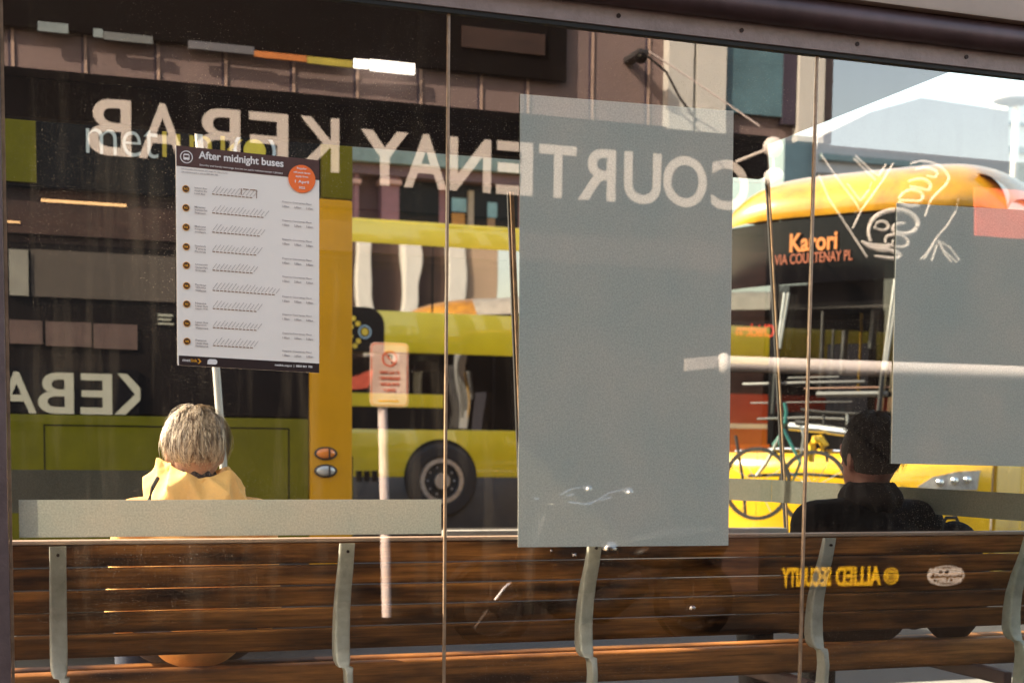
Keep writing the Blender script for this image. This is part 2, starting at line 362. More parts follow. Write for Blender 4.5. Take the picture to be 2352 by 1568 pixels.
# the sheet hangs very slightly rotated
tilt = (P(733, 375, YP).z + P(733, 850, YP).z - pz1 - pz0_)/2/PWd
def pp(u, v, d=0): return Vector((px0+u*PWd, YP-d, pz0_+v*PHt+u*PWd*tilt))
xd = (pp(1, 0)-pp(0, 0)).normalized(); zd = Vector((0, 0, 1))
m_paper = mat('poster_paper', (.90, .81, .74), .55, 0, .03, 3); m_pbrown = mat('poster_brown', (.085, .035, .03), .5, 0, .2, 30)
m_pfoot = mat('poster_dark', (.022, .008, .008), .5); m_ptxt = mat('poster_print', (.82, .76, .74), .6); m_pgrey = mat('poster_small_print', (.40, .33, .32), .6)
m_porange = mat('poster_orange', (.95, .17, .03), .5, 0, .06); m_pamber = mat('poster_amber', (.85, .36, .02), .5); m_pblk = mat('poster_black', (.06, .025, .015), .5); m_route = mat('poster_route', (.28, .13, .06), .6)
def prect(u0, v0, u1, v1, d, mb=None): 
    mb = mb or MB(); return mb.prism([pp(u0, v0, d), pp(u1, v0, d), pp(u1, v1, d), pp(u0, v1, d)], (0, .0003, 0))
MB().prism([pp(0, 0, 0), pp(1, 0, 0), pp(1, 1, 0), pp(0, 1, 0)], (0, .0009, 0)).build('sheet', m_paper, po)
prect(.004, .908, 1, 1, .0005).build('header_band', m_pbrown, po)
prect(.01, 0, 1, .045, .0005).build('footer_band', m_pfoot, po)
def ptxt(name, s, u, v, w, h, m, d=.0012, bold=.012): return txt(name, s, pp(u, v, d), xd, zd, w*PWd if w else None, h*PHt, m, po, .0002, bold)
ptxt('title', 'After midnight buses', .155, .940, .59, .046, m_ptxt, bold=.025)
ptxt('subtitle', 'Saturday and Sunday mornings, but not on public holidays except 1 January', .16, .917, .58, .010, m_ptxt)
ptxt('intro_text', 'For timetable information and maps for these buses,', .035, .893, .32, .009, m_pgrey, bold=0)
ptxt('intro_text', 'visit metlink.org.nz or phone 0800 801 700', .035, .879, .25, .009, m_pgrey, bold=0)
c = pp(.072, .952, .0012)
mb = MB().ring(c, (0, 1, 0), .037*PWd, .043*PWd, .0005); mb.build('bus_symbol', m_ptxt, po)
MB().prism([c+Vector((a*PWd, 0, b*PWd)) for a, b in ((-.021, -.018), (-.012, -.018), (-.012, -.024), (-.006, -.018), (.006, -.018), (.012, -.024), (.012, -.018), (.021, -.018), (.021, .014), (.014, .022), (-.014, .022), (-.021, .014))], (0, .0004, 0)).build('bus_symbol', m_ptxt, po)
MB().prism([c+Vector((a*PWd, -.0006, b*PWd)) for a, b in ((-.015, -.002), (.015, -.002), (.015, .012), (-.015, .012))], (0, .0003, 0)).build('bus_symbol', m_pbrown, po)
# badge
bc = pp(.875, .905, .0022); br = .097*PWd
MB().disc(bc, (0, 1, 0), br, .0006, 40).build('badge', m_porange, po)
for k, (s, ww, hh) in enumerate((('Regular', .07, .011), ('off-peak fares', .12, .011), ('apply from', .09, .011), ('1 April', .10, .017), ('2022', .045, .011))):
    zz_ = (.042, .023, .005, -.023, -.046)[k]
    txt('badge_text', s, bc+Vector((-ww/2*PWd, -.0008, zz_*PHt)), xd, zd, ww*PWd, hh*PHt, m_ptxt, po, .0002, .02)
rows = [.808, .722, .634, .545, .460, .367, .283, .195, .112]
codes = ['N1', 'N2', 'N3', 'N4', 'N5', 'N6', 'N22', 'N66', 'N88']
dest = [('Island Bay', 'Houghton Bay', 'Lyall Bay'), ('Miramar', 'Strathmore Park', 'Seatoun'), ('Melrose', 'Kingston', 'Southgate'), ('Newlands', 'Tawa', 'Porirua'), ('Johnsonville', 'Churton Park', 'Grenada'), ('Porirua', 'Whitby', 'Waikanae'), ('Naenae', 'Lower Hutt', 'Upper Hutt'), ('Lower Hutt', 'Maymorn', 'Wainuiomata'), ('Petone', 'Lower Hutt', 'Eastbourne')]
lens = [12, 15, 14, 13, 12, 18, 13, 13, 12]
for i, v in enumerate(rows):
    c = pp(.066, v, .0012)
    MB().disc(c, (0, 1, 0), .025*PWd, .0004, 24).build('route_bullet', m_pamber, po)
    MB().disc(c-Vector((0, .0005, 0)), (0, 1, 0), .021*PWd, .0004, 24).build('route_bullet', m_pblk, po)
    txt('route_number', codes[i], c+Vector((-.012*PWd, -.0012, -.006*PHt)), xd, zd, .024*PWd, .011*PHt, m_pamber, po, .0002, .03)
    for k, s in enumerate(dest[i]):
        ptxt('destination_text', s, .125, v+.004-k*.013, .075+.012*(len(s) > 9), .0085, m_pgrey, bold=.01)
    mb = MB(); u = .245; L = lens[i]; rnd = random.Random(i)
    for k in range(L):
        h = .022+.012*rnd.random(); a0 = pp(u+k*.026, v-.006, .0008); a1 = pp(u+k*.026+h*1.1, v-.006+h, .0008)
        mb.prism([a0, a0+xd*.0011, a1+xd*.0011, a1], (0, .0002, 0))
    mb.build('stop_names', m_pgrey, po)
    mb = MB()
    for k in range(L-1):
        prect(u+k*.026, v-.014, u+k*.026+(.019), v-.010, .0008, mb)
    mb.build('route_line', m_route, po)
    if i == 0:
        mb = MB(); prect(.46, v+.022, .50, v+.026, .0009, mb); prect(.51, v+.022, .55, v+.026, .0009, mb); prect(.445, v-.004, .450, v+.026, .0009, mb); prect(.552, v-.012, .556, v+.026, .0009, mb)
        mb.build('route_line', m_route, po)
    ptxt('departure_text', 'Departs Courtenay Place', .735, v-.022, .21, .0095, m_pgrey, bold=.008)
    for k, s in enumerate(('1.00am', '2.00am', '3.00am')):
        ptxt('departure_text', s, .735+k*.085, v-.042, .05, .0095, m_pgrey, bold=.008)
ptxt('footer_text', 'met', .035, .018, .055, .012, m_ptxt, bold=.01); ptxt('footer_text', 'link', .092, .018, .045, .015, m_pamber, bold=.01)
MB().prism([pp(a, b, .0012) for a, b in ((.138, .012), (.148, .012), (.165, .023), (.148, .034), (.138, .034), (.152, .023))], (0, .0003, 0)).build('footer_logo', m_pamber, po)
MB().prism([pp(a, b, .0012) for a, b in ((.205, .012), (.262, .012), (.274, .018), (.274, .03), (.262, .036), (.222, .036), (.208, .03))], (0, .0003, 0)).build('footer_logo', m_ptxt, po)
ptxt('footer_text', 'metlink.org.nz  |  0800 801 700', .68, .019, .27, .013, m_ptxt, bold=.02)
# ------------------------------------------------------------------ bench
BX0, BX1 = xL-.15, PX(2620, .2)
bn = thing('park_bench', 'long slatted brown timber bench with pale cast metal supports standing inside the shelter', 'bench', ((BX0+BX1)/2, .4, 0))
WD = [wood_mat('bench_wood', (.020, .007, .004), (.58, .225, .055), k) for k in range(7)]
REFX = 900
ys = [1247, 1293, 1341, 1389, 1436, 1488]
Yb = [.13, .15, .17, .195, .225, .27]
mbs = MB(); mbk = []
for i in range(5):
    Yt = Yb[i]; zt = PZ(REFX, ys[i]+.5, Yt); zl = PZ(REFX, ys[i+1]-2.2, Yb[i+1])
    if i == 0: zt = PZ(REFX, 1243, Yt)
    def f(u, v, Yt=Yt, Yl=Yb[i+1], zt=zt, zl=zl):
        a = 2*math.pi*v; ca, sa = math.cos(a), math.sin(a)
        sx = abs(ca)**.45*(1 if ca > 0 else -1); sz = abs(sa)**.3*(1 if sa > 0 else -1)
        cz = (zt+zl)/2; t = .5-sz*.5; cy = Yt+(Yl-Yt)*t+.014
        return Vector((BX0+u*(BX1-BX0), cy+sx*.014, cz+sz*(zt-zl)/2))
    MB().grid(f, 40, 28).build('backrest', WD[i], bn, True)
MB().box((BX0, Yb[0]-.004, PZ(REFX, 1243, Yb[0])+.001), (BX1, Yb[0]+.046, PZ(REFX, 1243, Yb[0])+.011), .003).build('top_rail', wood_mat('sunlit_top_edge', (.30, .20, .15), (.55, .40, .30), 5), bn, True)  # added strip; its pale colour carries the sunlight on the top slat's edge
zs = PZ(REFX, 1517, .33)
for i, (yy, dz) in enumerate(((.33, 0), (.40, -.035), (.47, -.045), (.54, -.04), (.61, -.028))):
    def f(u, v, yy=yy, dz=dz):
        a = 2*math.pi*v; ca, sa = math.cos(a), math.sin(a)
        sx = abs(ca)**.5*(1 if ca > 0 else -1); sz = abs(sa)**.5*(1 if sa > 0 else -1)
        hh = .045 if yy < .35 else .02
        return Vector((BX0+u*(BX1-BX0), yy+.03+sx*.03, zs+dz-hh+sz*hh))
    MB().grid(f, 10, 24).build('seat', WD[6-i], bn, True)
zt = PZ(REFX, 1246, .1)
SEC = [(1246, .092, .040, .016), (1300, .112, .040, .026), (1350, .140, .041, .034), (1400, .160, .042, .040), (1450, .168, .043, .046), (1492, .166, .043, .052), (1512, .158, .040, .052), (1524, .146, .030, .048), (1536, .132, .021, .044), (1568, .125, .018, .05)]
def support(px):
    xx = PX(px, .12, 1260); rows_ = []
    for (py, yc, w_, d_) in SEC: rows_.append((PZ(REFX, py, yc), yc, w_, d_))
    rows_.append((0, .16, .018, .06))
    def f(u, v):
        k = v*(len(rows_)-1); i = min(int(k), len(rows_)-2); t = k-i; z_, yc, w_, d_ = [p+(q-p)*t for p, q in zip(rows_[i], rows_[i+1])]
        a = 2*math.pi*u; ca, sa = math.cos(a), math.sin(a)
        cx_ = abs(ca)**.4*(1 if ca > 0 else -1); cy_ = abs(sa)**.4*(1 if sa > 0 else -1)
        edge_ = .019*(w_ < .03)
        return Vector((xx+edge_*.6+cx_*w_/2, yc+cy_*d_/2, z_))
    MB().grid(f, 28, 40).build('support', M['steel'], bn, True)
    MB().box((xx-.016, .17, zs-.13), (xx+.016, .70, zs-.085), .006).build('seat_bracket', M['gutter'], bn)
    MB().disc((xx, .083, zt-.02), (0, 1, 0), .004, .006, 10).build('screw', M['screw'], bn)
for px in (132, 792, 1358, 1893, 2352): support(px)
# dark back pack beside the man
# ------------------------------------------------------------------ people
def capsule(mb, p0, p1, r0, r1, n=6):
    p0, p1 = Vector(p0), Vector(p1)
    for k in range(n+1):
        t = k/n; mb.ball(p0.lerp(p1, t), r0+(r1-r0)*t, 12)
    mb.tube([p0, p1], [r0, r1], 12)
def union(mb, name, m, parent, vox, smooth=3):
    me = bpy.data.meshes.new('tmp'); mb.bm.to_mesh(me); mb.bm.free()
    o = bpy.data.objects.new('tmp', me); S.collection.objects.link(o)
    r = o.modifiers.new('r', 'REMESH'); r.mode = 'VOXEL'; r.voxel_size = vox; r.use_smooth_shade = True
    s = o.modifiers.new('s', 'SMOOTH'); s.iterations = smooth; s.factor = .5
    bpy.context.view_layer.update()
    nm = bpy.data.meshes.new_from_object(o.evaluated_get(bpy.context.evaluated_depsgraph_get()))
    bpy.data.objects.remove(o); nm.name = name
    off = ORG[parent.name] if parent else Vector((0, 0, 0))
    for v in nm.vertices: v.co -= off
    q = bpy.data.objects.new(name, nm); S.collection.objects.link(q)
    if parent: q.parent = parent
    ORG[q.name] = off
    nm.materials.clear(); nm.materials.append(m)
    for p in nm.polygons: p.use_smooth = True
    return q
def hand(mb, wrist, d, side, up=Vector((0, 0, 1))):
    d = Vector(d).normalized(); s = d.cross(up).normalized()*side; w = Vector(wrist)
    palm = w+d*.05
    for k in range(4):
        mb.ball(w+d*(.02+.02*k)+s*0, (.026, .034, .018), 10)
    for k, (o, L) in enumerate(((-.030, .062), (-.010, .072), (.010, .068), (.029, .052))):
        b = w+d*.088+s*o; m_ = b+d*L*.5-up*.006; e = m_+d*L*.45-up*.02
        capsule(mb, b-d*.02, m_, .0085, .008, 4); capsule(mb, m_, e, .008, .0068, 3)
    b = w+d*.035-s*.028; m_ = b+(d*.6-s*.8).normalized()*.035; e = m_+d*.028-up*.006
    capsule(mb, b, m_, .012, .0095, 3); capsule(mb, m_, e, .0095, .0075, 3)
def person(label, x, scale, head_c, skin, jacket, trousers, shoes, look=0, hw=1.0, shoulder_w=.19, hipw=.15, up=0):
    """seated figure facing away (+Y), head centre given, hips on the bench"""
    hx, hy, hz = head_c; ys = .50; seat = zs+.0
    t = thing('person', label, 'person', (x, ys, 0))
    hr = .098*scale; neck = Vector((hx, hy-.012, hz-hr*1.25)); base = Vector((x, ys+.0, seat+.09))
    chest = Vector((x+(hx-x)*.6, (hy+ys)/2-.03, neck.z-.17)); shz = neck.z-.085+up
    mb = MB()
    rot = Matrix.Rotation(look, 4, 'Z')
    hc = Vector(head_c)
    L = lambda a, b, c: hc + (rot @ Vector((a, b, c)))*scale
    mb.ball(hc, (.076*scale*hw, .094*scale, .112*scale), 20, rot)
    mb.ball(L(0, -.02, .022), (.079*scale*hw, .082*scale, .085*scale), 20, rot)
    mb.ball(L(0, .03, -.055), (.058*scale, .062*scale, .06*scale), 16, rot)      # jaw
    mb.ball(L(0, .055, -.095), (.022*scale,)*3, 10)                              # chin
    capsule(mb, L(0, .088, .012), L(0, .108, -.022), .009*scale, .013*scale, 4)  # nose
    mb.ball(L(0, .088, -.058), (.024*scale, .01*scale, .006*scale), 10, rot); mb.ball(L(0, .087, -.069), (.02*scale, .01*scale, .007*scale), 10, rot)
    for sd in (-1, 1):
        mb.ball(L(sd*.032, .083, .006), (.014*scale,)*3, 10)
        mb.ball(L(sd*.034, .084, .03), (.02*scale, .01*scale, .007*scale), 10, rot)
        er = rot @ Matrix.Rotation(sd*.35, 4, 'Z')
        mb.ball(L(sd*.080*hw, .0, -.012), (.010*scale, .019*scale, .033*scale), 12, er); mb.ball(L(sd*.078*hw, .004, -.036), (.009*scale, .012*scale, .014*scale), 10, er)
    capsule(mb, hc+Vector((0, -.01, -.06)), chest+Vector((0, 0, .08)), .054*scale, .066*scale, 6)
    for k in range(7):
        u = k/6; c = base.lerp(chest, u); mb.ball(c, ((.15-.01*math.sin(u*3.1)+.02*u)*scale*shoulder_w/.19, .115*scale, .12*scale), 16)
    sh_ = {}; 
    for sd in (-1, 1):
        s0 = Vector((chest.x+sd*shoulder_w*scale, chest.y+.01, shz-.03)); capsule(mb, chest+Vector((0, 0, .09)), s0, .065, .062*scale, 5)
        el = s0+Vector((sd*.035, .06, -.28))*scale; wr = el+Vector((-sd*.09, .22, .01))*scale
        capsule(mb, s0, el, .052*scale, .041*scale, 6); capsule(mb, el, wr, .040*scale, .027*scale, 6)
        hand(mb, wr, (-sd*.15, 1, -.2), sd); sh_[sd] = (s0, el, wr)
        hp = base+Vector((sd*.095, .04, -.01)); kn = Vector((x+sd*.13, ys+.47, seat+.07)); an = Vector((x+sd*.13, ys+.44, .09))
        capsule(mb, hp, kn, .085*scale, .062, 8); capsule(mb, kn, an, .058, .036, 8)
        capsule(mb, an+Vector((0, -.03, -.045)), an+Vector((0, .14, -.055)), .036, .03, 5)
    body = union(mb, 'body', skin, t, .0085, 4)
    # clothes
    mb = MB()
    for k in range(7):
        u = k/6; c = base.lerp(chest, u); mb.ball(c, ((.172+.015*u)*scale*shoulder_w/.19, .14*scale, .125*scale), 16)
    for sd in (-1, 1):
        s0, el, wr = sh_[sd]; capsule(mb, chest+Vector((0, -.005, .085)), s0, .084*scale, .078*scale, 5)
        capsule(mb, s0, el, .072*scale, .06*scale, 6); capsule(mb, el, el.lerp(wr, .9), .058*scale, .045*scale, 6)
    jk = union(mb, 'jacket', jacket, t, .010, 5)
    mb = MB()
    mb.ball(base+Vector((0, .0, -.0)), (.175*scale, .14*scale, .10*scale), 16)
    for sd in (-1, 1):
        hp = base+Vector((sd*.095, .04, -.01)); kn = Vector((x+sd*.13, ys+.47, seat+.07)); an = Vector((x+sd*.13, ys+.44, .09))
        capsule(mb, hp, kn, .10*scale, .076, 8); capsule(mb, kn, an, .073, .056, 8)
    union(mb, 'trousers', trousers, t, .012, 4)
    for sd in (-1, 1):
        an = Vector((x+sd*.13, ys+.44, .09)); mb = MB()
        capsule(mb, an+Vector((0, -.04, -.04)), an+Vector((0, .16, -.05)), .046, .038, 6); union(mb, 'shoe', shoes, t, .01, 3)
    return t, hc, chest, shz, neck, rot
skin = mat('skin', (.48, .27, .19), .5, 0, .1, 12)
# woman on the left, grey-blond hair, yellow hooded jacket
hY = .46; hcen = P(447, 1031, hY); hh = (P(447, 936, hY)-P(447, 1092, hY)).z
m_jack = mat('yellow_cotton', (.78, .44, .14), .85, 0, .12, 5, bump=.9, bscale=14)
m_jack2 = mat('yellow_cotton_light', (.82, .52, .19), .85, 0, .1, 7, bump=.9, bscale=16)
m_jeans = mat('dark_denim', (.03, .04, .07), .8); m_shoe = mat('brown_leather', (.06, .03, .02), .5)
wo, hc, chest, shz, neck, rot = person('seated woman with short grey blond hair and yellow hooded jacket below the poster', PX(447, .5), .93, hcen, skin, m_jack, m_jeans, m_shoe, look=.1, shoulder_w=.172, up=.025)
def hair_mat(name, a, b):
    m = bpy.data.materials.new(name); m.use_nodes = True; nt = m.node_tree; bs = nt.nodes['Principled BSDF']; L = nt.links.new
    tc = N(nt, 'ShaderNodeTexCoord'); n = N(nt, 'ShaderNodeTexNoise'); n.inputs['Scale'].default_value = 24; n.inputs['Detail'].default_value = 5
    mp = N(nt, 'ShaderNodeMapping'); mp.inputs['Scale'].default_value = (7, 7, .8); L(tc.outputs['Object'], mp.inputs[0]); L(mp.outputs[0], n.inputs['Vector']); cr = N(nt, 'ShaderNodeValToRGB'); cr.color_ramp.elements[0].position = .38; cr.color_ramp.elements[1].position = .62
    cr.color_ramp.elements[0].color = (*a, 1); cr.color_ramp.elements[1].color = (*b, 1); L(n.outputs[0], cr.inputs[0]); L(cr.outputs[0], bs.inputs['Base Color'])
    bs.inputs['Roughness'].default_value = .42 if b[0] > .1 else .8; bs.inputs['Specular IOR Level'].default_value = .5 if b[0] > .1 else .15; return m
m_hair = hair_mat('grey_blond_hair', (.12, .075, .05), (.76, .64, .50)); m_dark = hair_mat('dark_hair', (.004, .003, .003), (.012, .01, .01))
def hair(parent, hc, rot, s, m, n, low, name='hair', rx=.088, ry=.102, rz=.118, seedv=3, wav=.006):
    rnd = random.Random(seedv); mb = MB(); bm = mb.bm
    mb.ball(hc+Vector((0, -.012, .018))*s, (rx*s*.985, ry*s*.97, (rz-.016)*s), 24, rot)
    for i in range(n):
        ang = rnd.uniform(0, 2*math.pi); crown = Vector((.012, -.02, 1)).normalized()
        th0 = rnd.uniform(.02, 1.35); ph = ang
        back = .5-.5*math.cos(ph-math.pi/2+math.pi)       # 1 at the back (-Y)
        bk = max(0, -math.sin(ph)); endth = 1.15+ (low-1.15)*bk**.5 if math.sin(ph) < .25 else 1.0
        L = rnd.uniform(.45, .9); th1 = min(th0+L, endth+rnd.uniform(-.1, .1))
        if th1 < th0+.1: continue
        w = rnd.uniform(.0006, .0015)*s; tw = rnd.uniform(-.35, .35); ph1 = ph+tw; k = 7; lift = rnd.uniform(0, .006)+(rnd.random() < .12)*rnd.uniform(0, .012); fr = rnd.uniform(0, 6)
        prev = None
        for j in range(k+1):
            t = j/k; th = th0+(th1-th0)*t; p_ = ph+(ph1-ph)*t*t+.03*math.sin(fr+t*5)
            tex = 1.0+.045*math.sin(p_*7+th*2)+.03*math.sin(p_*13+th*5)
            n_ = Vector((math.sin(th)*math.cos(p_), math.sin(th)*math.sin(p_), math.cos(th)))
            q = hc+(rot @ Vector((n_.x*rx*tex, n_.y*ry*tex-.012, n_.z*rz*tex+.018-.01)))*s+n_*(lift+.004*math.sin(math.pi*t)+wav*t*rnd.random()*.3)
            side = n_.cross(Vector((0, 0, 1))); side = (rot @ side).normalized() if side.length > .01 else Vector((1, 0, 0))
            ww = w*(1-.75*t*t); a = bm.verts.new(q-side*ww); b = bm.verts.new(q+side*ww+n_*ww*.5)
            if prev: bm.faces.new((prev[0], prev[1], b, a))
            prev = (a, b)
    return mb.build(name, m, parent, True, recalc=False)
hair(wo, hc, rot, .93*.98, m_hair, 11000, 2.5, rz=.106, rx=.089)
# scarf, hood, strap
m_scarf = mat('dark_scarf', (.035, .022, .028), .9, 0, .5, 40, bump=.8, bscale=120)
def collar(u, v, c, r0, r1, z0, z1, amp):
    a = -math.pi*.5 + (u-.5)*2*math.pi*.98; pr = v
    rr = r0+(r1-r0)*math.sin(pr*math.pi); z = z0+(z1-z0)*pr+amp*math.sin(a*5)*.5
    rr += .005*math.sin(a*9+pr*5)
    return c+Vector((math.cos(a)*rr, math.sin(a)*rr*1.05, z))
sc = MB().grid(lambda u, v: collar(u, v, Vector((hc.x, hc.y-.012, hc.z)), .046, .062, -.150, -.050, .004), 48, 12).build('scarf', m_scarf, wo, True)
sc.modifiers.new('s', 'SOLIDIFY').thickness = .006
# hood lying on the shoulders, outline like the picture: peak left, long fold, slumped right
HC = Vector((hc.x+.004, hc.y-.005, 0))
def hood(u, v):
    a = math.pi*(1.5 + (u-.5)*1.5)                    # from left front round the back to right front
    ca, sa = math.cos(a), math.sin(a)
    zi = PZ(447, 1098, .37)                           # inner rim height at the back
    left = max(0, -ca)
    right = max(0, ca)
    rim = zi + .040*left**1.6 + .022*right**2 - .006*max(0, -sa)
    if v < .35:
        t = v/.35; r = .064+.014*t+.004*left*t; z = rim-.035*(1-t)+.012*math.sin(t*math.pi*.5)
    else:
        t = (v-.35)/.65; r = .078+.004*left+.060*t**.8; z = rim+.012-.15*t**1.15
    fold = .009*(1-2*abs(math.sin(a*2.6+v*3.0)))+.005*(1-2*abs(math.sin(a*5.3-v*6+1)))+.010*noise.noise(Vector((a*1.6, v*3, 2)))
    fold *= min(1, v*2.2); r += fold
    return HC+Vector((ca*r*1.15, sa*r, z+fold*.5))
hd = MB().grid(hood, 96, 30).build('hood', m_jack2, wo, True)
hd.modifiers.new('s', 'SOLIDIFY').thickness = .004
sx = P(345, 1120, .37)
MB().tube([P(362, 1098, .375), P(350, 1120, .335), P(342, 1150, .325), P(333, 1230, .32)], .006, 8).build('bag_strap', M['black'], wo)
# man on the right, dark clothes
hm = P(1998, 1046, .46)
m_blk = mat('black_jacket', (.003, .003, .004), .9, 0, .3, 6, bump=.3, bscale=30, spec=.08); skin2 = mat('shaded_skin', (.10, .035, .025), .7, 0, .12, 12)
ma, hc2, ch2, sz2, nk2, rot2 = person('seated man in black jacket with black hair in front of the yellow bus', PX(1988, .5)-.005, 1.06, hm, skin2, m_blk, m_blk, M['black'], look=.2, shoulder_w=.185, up=.02)
hair(ma, hc2, rot2, 1.06, m_dark, 2600, 2.25, seedv=9)
collar_o = MB().grid(lambda u, v: collar(u, v, Vector((hc2.x, hc2.y-.012, hc2.z)), .07, .10, -.19, -.085, .003), 48, 10).build('collar', m_blk, ma, True)
collar_o.modifiers.new('s', 'SOLIDIFY').thickness = .006
# rucksack on the bench beside him
bp_ = P(2205, 1212, .45); bk = thing('rucksack', 'small black rucksack standing on the bench right of the man in black', 'bag', (bp_.x, .48, zs))
mb = MB(); mb.ball((bp_.x, .48, bp_.z-.10), (.105, .08, .125), 18); mb.ball((bp_.x, .48, (zs+bp_.z)/2-.05), (.12, .09, .16), 18); mb.ball((bp_.x, .48, zs+.08), (.12, .085, .08), 16)
union(mb, 'bag_body', m_blk, bk, .012, 4)
MB().tube([(bp_.x-.03, .50, bp_.z+.015), (bp_.x-.02, .50, bp_.z+.032), (bp_.x+.02, .50, bp_.z+.032), (bp_.x+.03, .50, bp_.z+.015)], .006, 8).build('handle', M['black'], bk, True)
mb = MB(); mb.ball((bp_.x, .39, zs+.15), (.09, .03, .09), 16); mb.build('pocket', m_blk, bk, True)
# ------------------------------------------------------------------ street side
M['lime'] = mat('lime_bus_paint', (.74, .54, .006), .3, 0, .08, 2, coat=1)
M['limedull'] = mat('dull_lime_paint', (.135, .108, .001), .6, 0, .16, 5, spec=.12)  # much darker and duller lime than the double decker's
M['amberp'] = mat('amber_bus_paint', (.58, .26, .002), .55, 0, .08, 3, spec=.15)
M['yellowp'] = mat('bright_yellow_bus_paint', (.72, .41, .012), .25, 0, .12, 4, coat=.8)
M['domep'] = mat('amber_paint_and_dapple', (.62, .29, .010), .3, 0, .22, 2.6, coat=.6, bump=.35, bscale=3.5, col2=(.26, .115, .005))  # darker patches in the paint colour imitate dappled reflections
M['busblack'] = mat('black_bus_panel', (.004, .004, .005), .35, 0, .3, 2, spec=.12)
M['busgrey'] = mat('grey_skirt', (.045, .045, .05), .4)
M['tyre'] = mat('tyre', (.018, .016, .017), .8, 0, .3, 30, bump=.4)
M['rim'] = mat('wheel_rim', (.42, .40, .40), .35, .7, .25, 20)
M['int'] = mat('bus_interior', (.16, .14, .13), .7)
M['seat'] = mat('bus_seat', (.04, .04, .06), .8)
M['pole'] = mat('yellow_pole', (.8, .45, .03), .4)
M['buswin'] = glass_mat('bus_window', .30, (.22, .22, .24), bump=.004)
M['buswin2'] = glass_mat('bus_window_dark', .12, (.20, .20, .21), bump=.01)
M['cornerwin'] = glass_mat('bus_corner_window', .06, (.8, .84, .84))
M['cream'] = mat('cream_wall', (.55, .52, .42), .8, 0, .1, 3)
M['purple'] = mat('purple_painted_wall', (.19, .085, .11), .75, 0, .2, 2)
M['purple2'] = mat('dark_purple_wall', (.10, .055, .075), .75, 0, .2, 2)
M['greyw'] = mat('grey_mauve_wall', (.36, .34, .36), .8, 0, .06, 1)
M['slate'] = mat('blue_grey_wall', (.12, .17, .19), .7, 0, .1, 2)
M['pale'] = mat('pale_wall', (.66, .66, .63), .7, 0, .05, 1)
M['ledge'] = mat('pale_blue_ledge', (.14, .19, .20), .7)
M['window'] = mat('window_glass', (.02, .03, .035), .06, 0, .2, 2, spec=.9)
M['skywin'] = mat('blue_window', (.10, .20, .25), .1, 0, .3, 3)
M['lens_o'] = mat('orange_lens', (.75, .20, .02), .2, 0, .1, 20, coat=1)
M['lens_w'] = mat('clear_lens', (.5, .48, .46), .12, .3, .2, 30, coat=1)
M['sil'] = mat('silver', (.62, .62, .60), .3, .8, .1)
M['teal'] = mat('teal_frame', (.03, .17, .15), .35)
M['red'] = mat('red_van_paint', (.42, .045, .02), .3, 0, .1, 3, coat=.6)
M['led'] = mat('amber_led', (.2, .06, .01), .6, emit=(1, .28, .04), es=.24)
M['led2'] = mat('dim_amber_led', (.15, .03, .01), .6, emit=(1, .20, .05), es=.09)
def rect(x0, y0, x1, y1, Y, t=.02, mb=None, bev=0):
    a, b, c = P(x0, y0, Y), P(x1, y0, Y), P(x0, y1, Y)
    return (mb or MB()).box((a.x, Y-t, c.z), (b.x, Y, a.z), bev)
def wheel(parent, c, ax, r, w, inner=.62):
    c = Vector(c); ax = Vector(ax).normalized()
    o = MB().ring(c, ax, r*inner, r, w, 40).build('wheel', M['tyre'], parent, True)
    b = o.modifiers.new('b', 'BEVEL'); b.width = r*.08; b.segments = 3
    mb = MB().ring(c-ax*w*.42, ax, r*.50, r*inner, w*.14, 40).disc(c-ax*w*.15, ax, r*.56, w*.3).disc(c-ax*w*.45, ax, r*.22, w*.2, 20)
    u = ax.cross(Vector((0, 0, 1))).normalized(); v = Vector((0, 0, 1))
    for k in range(10):
        t = 2*math.pi*k/10; mb.ball(c-ax*w*.34+(u*math.cos(t)+v*math.sin(t))*r*.38, r*.035, 8)
    mb.build('rim', M['rim'], o, True)
# ---- bus at the left, rear end towards us
YB = 4.4
b1 = thing('bus', 'rear end of lime and black bus with engine hatch and amber corner', 'bus', P(300, 1400, YB))
bx0, bx1 = PX(-200, YB), PX(806, YB); ztopb = PZ(600, 120, YB)+.1; zr = -.13
MB().box((bx0, YB+.02, .25), (bx1, YB+10.5, ztopb-.02), .06).build('body', M['busblack'], b1, True)
rect(80, 278, 735, 468, YB+.02, .012).build('logo_panel', M['busblack'], b1)
zt_, zm_ = PZ(700, 962, YB), PZ(700, 395, YB)
MB().box((bx0+.08, YB-.02, zt_+.01), (PX(708, YB), YB+.019, PZ(300, 440, YB)), .01).build('rear_window', mat('dark_rear_glass', (.008, .007, .008), .8, 0, .3, 2, spec=.03), b1, True)
MB().box((bx0, YB-.03, .45), (PX(708, YB), YB+.019, zt_), .012).build('lower_panel', M['limedull'], b1, True)
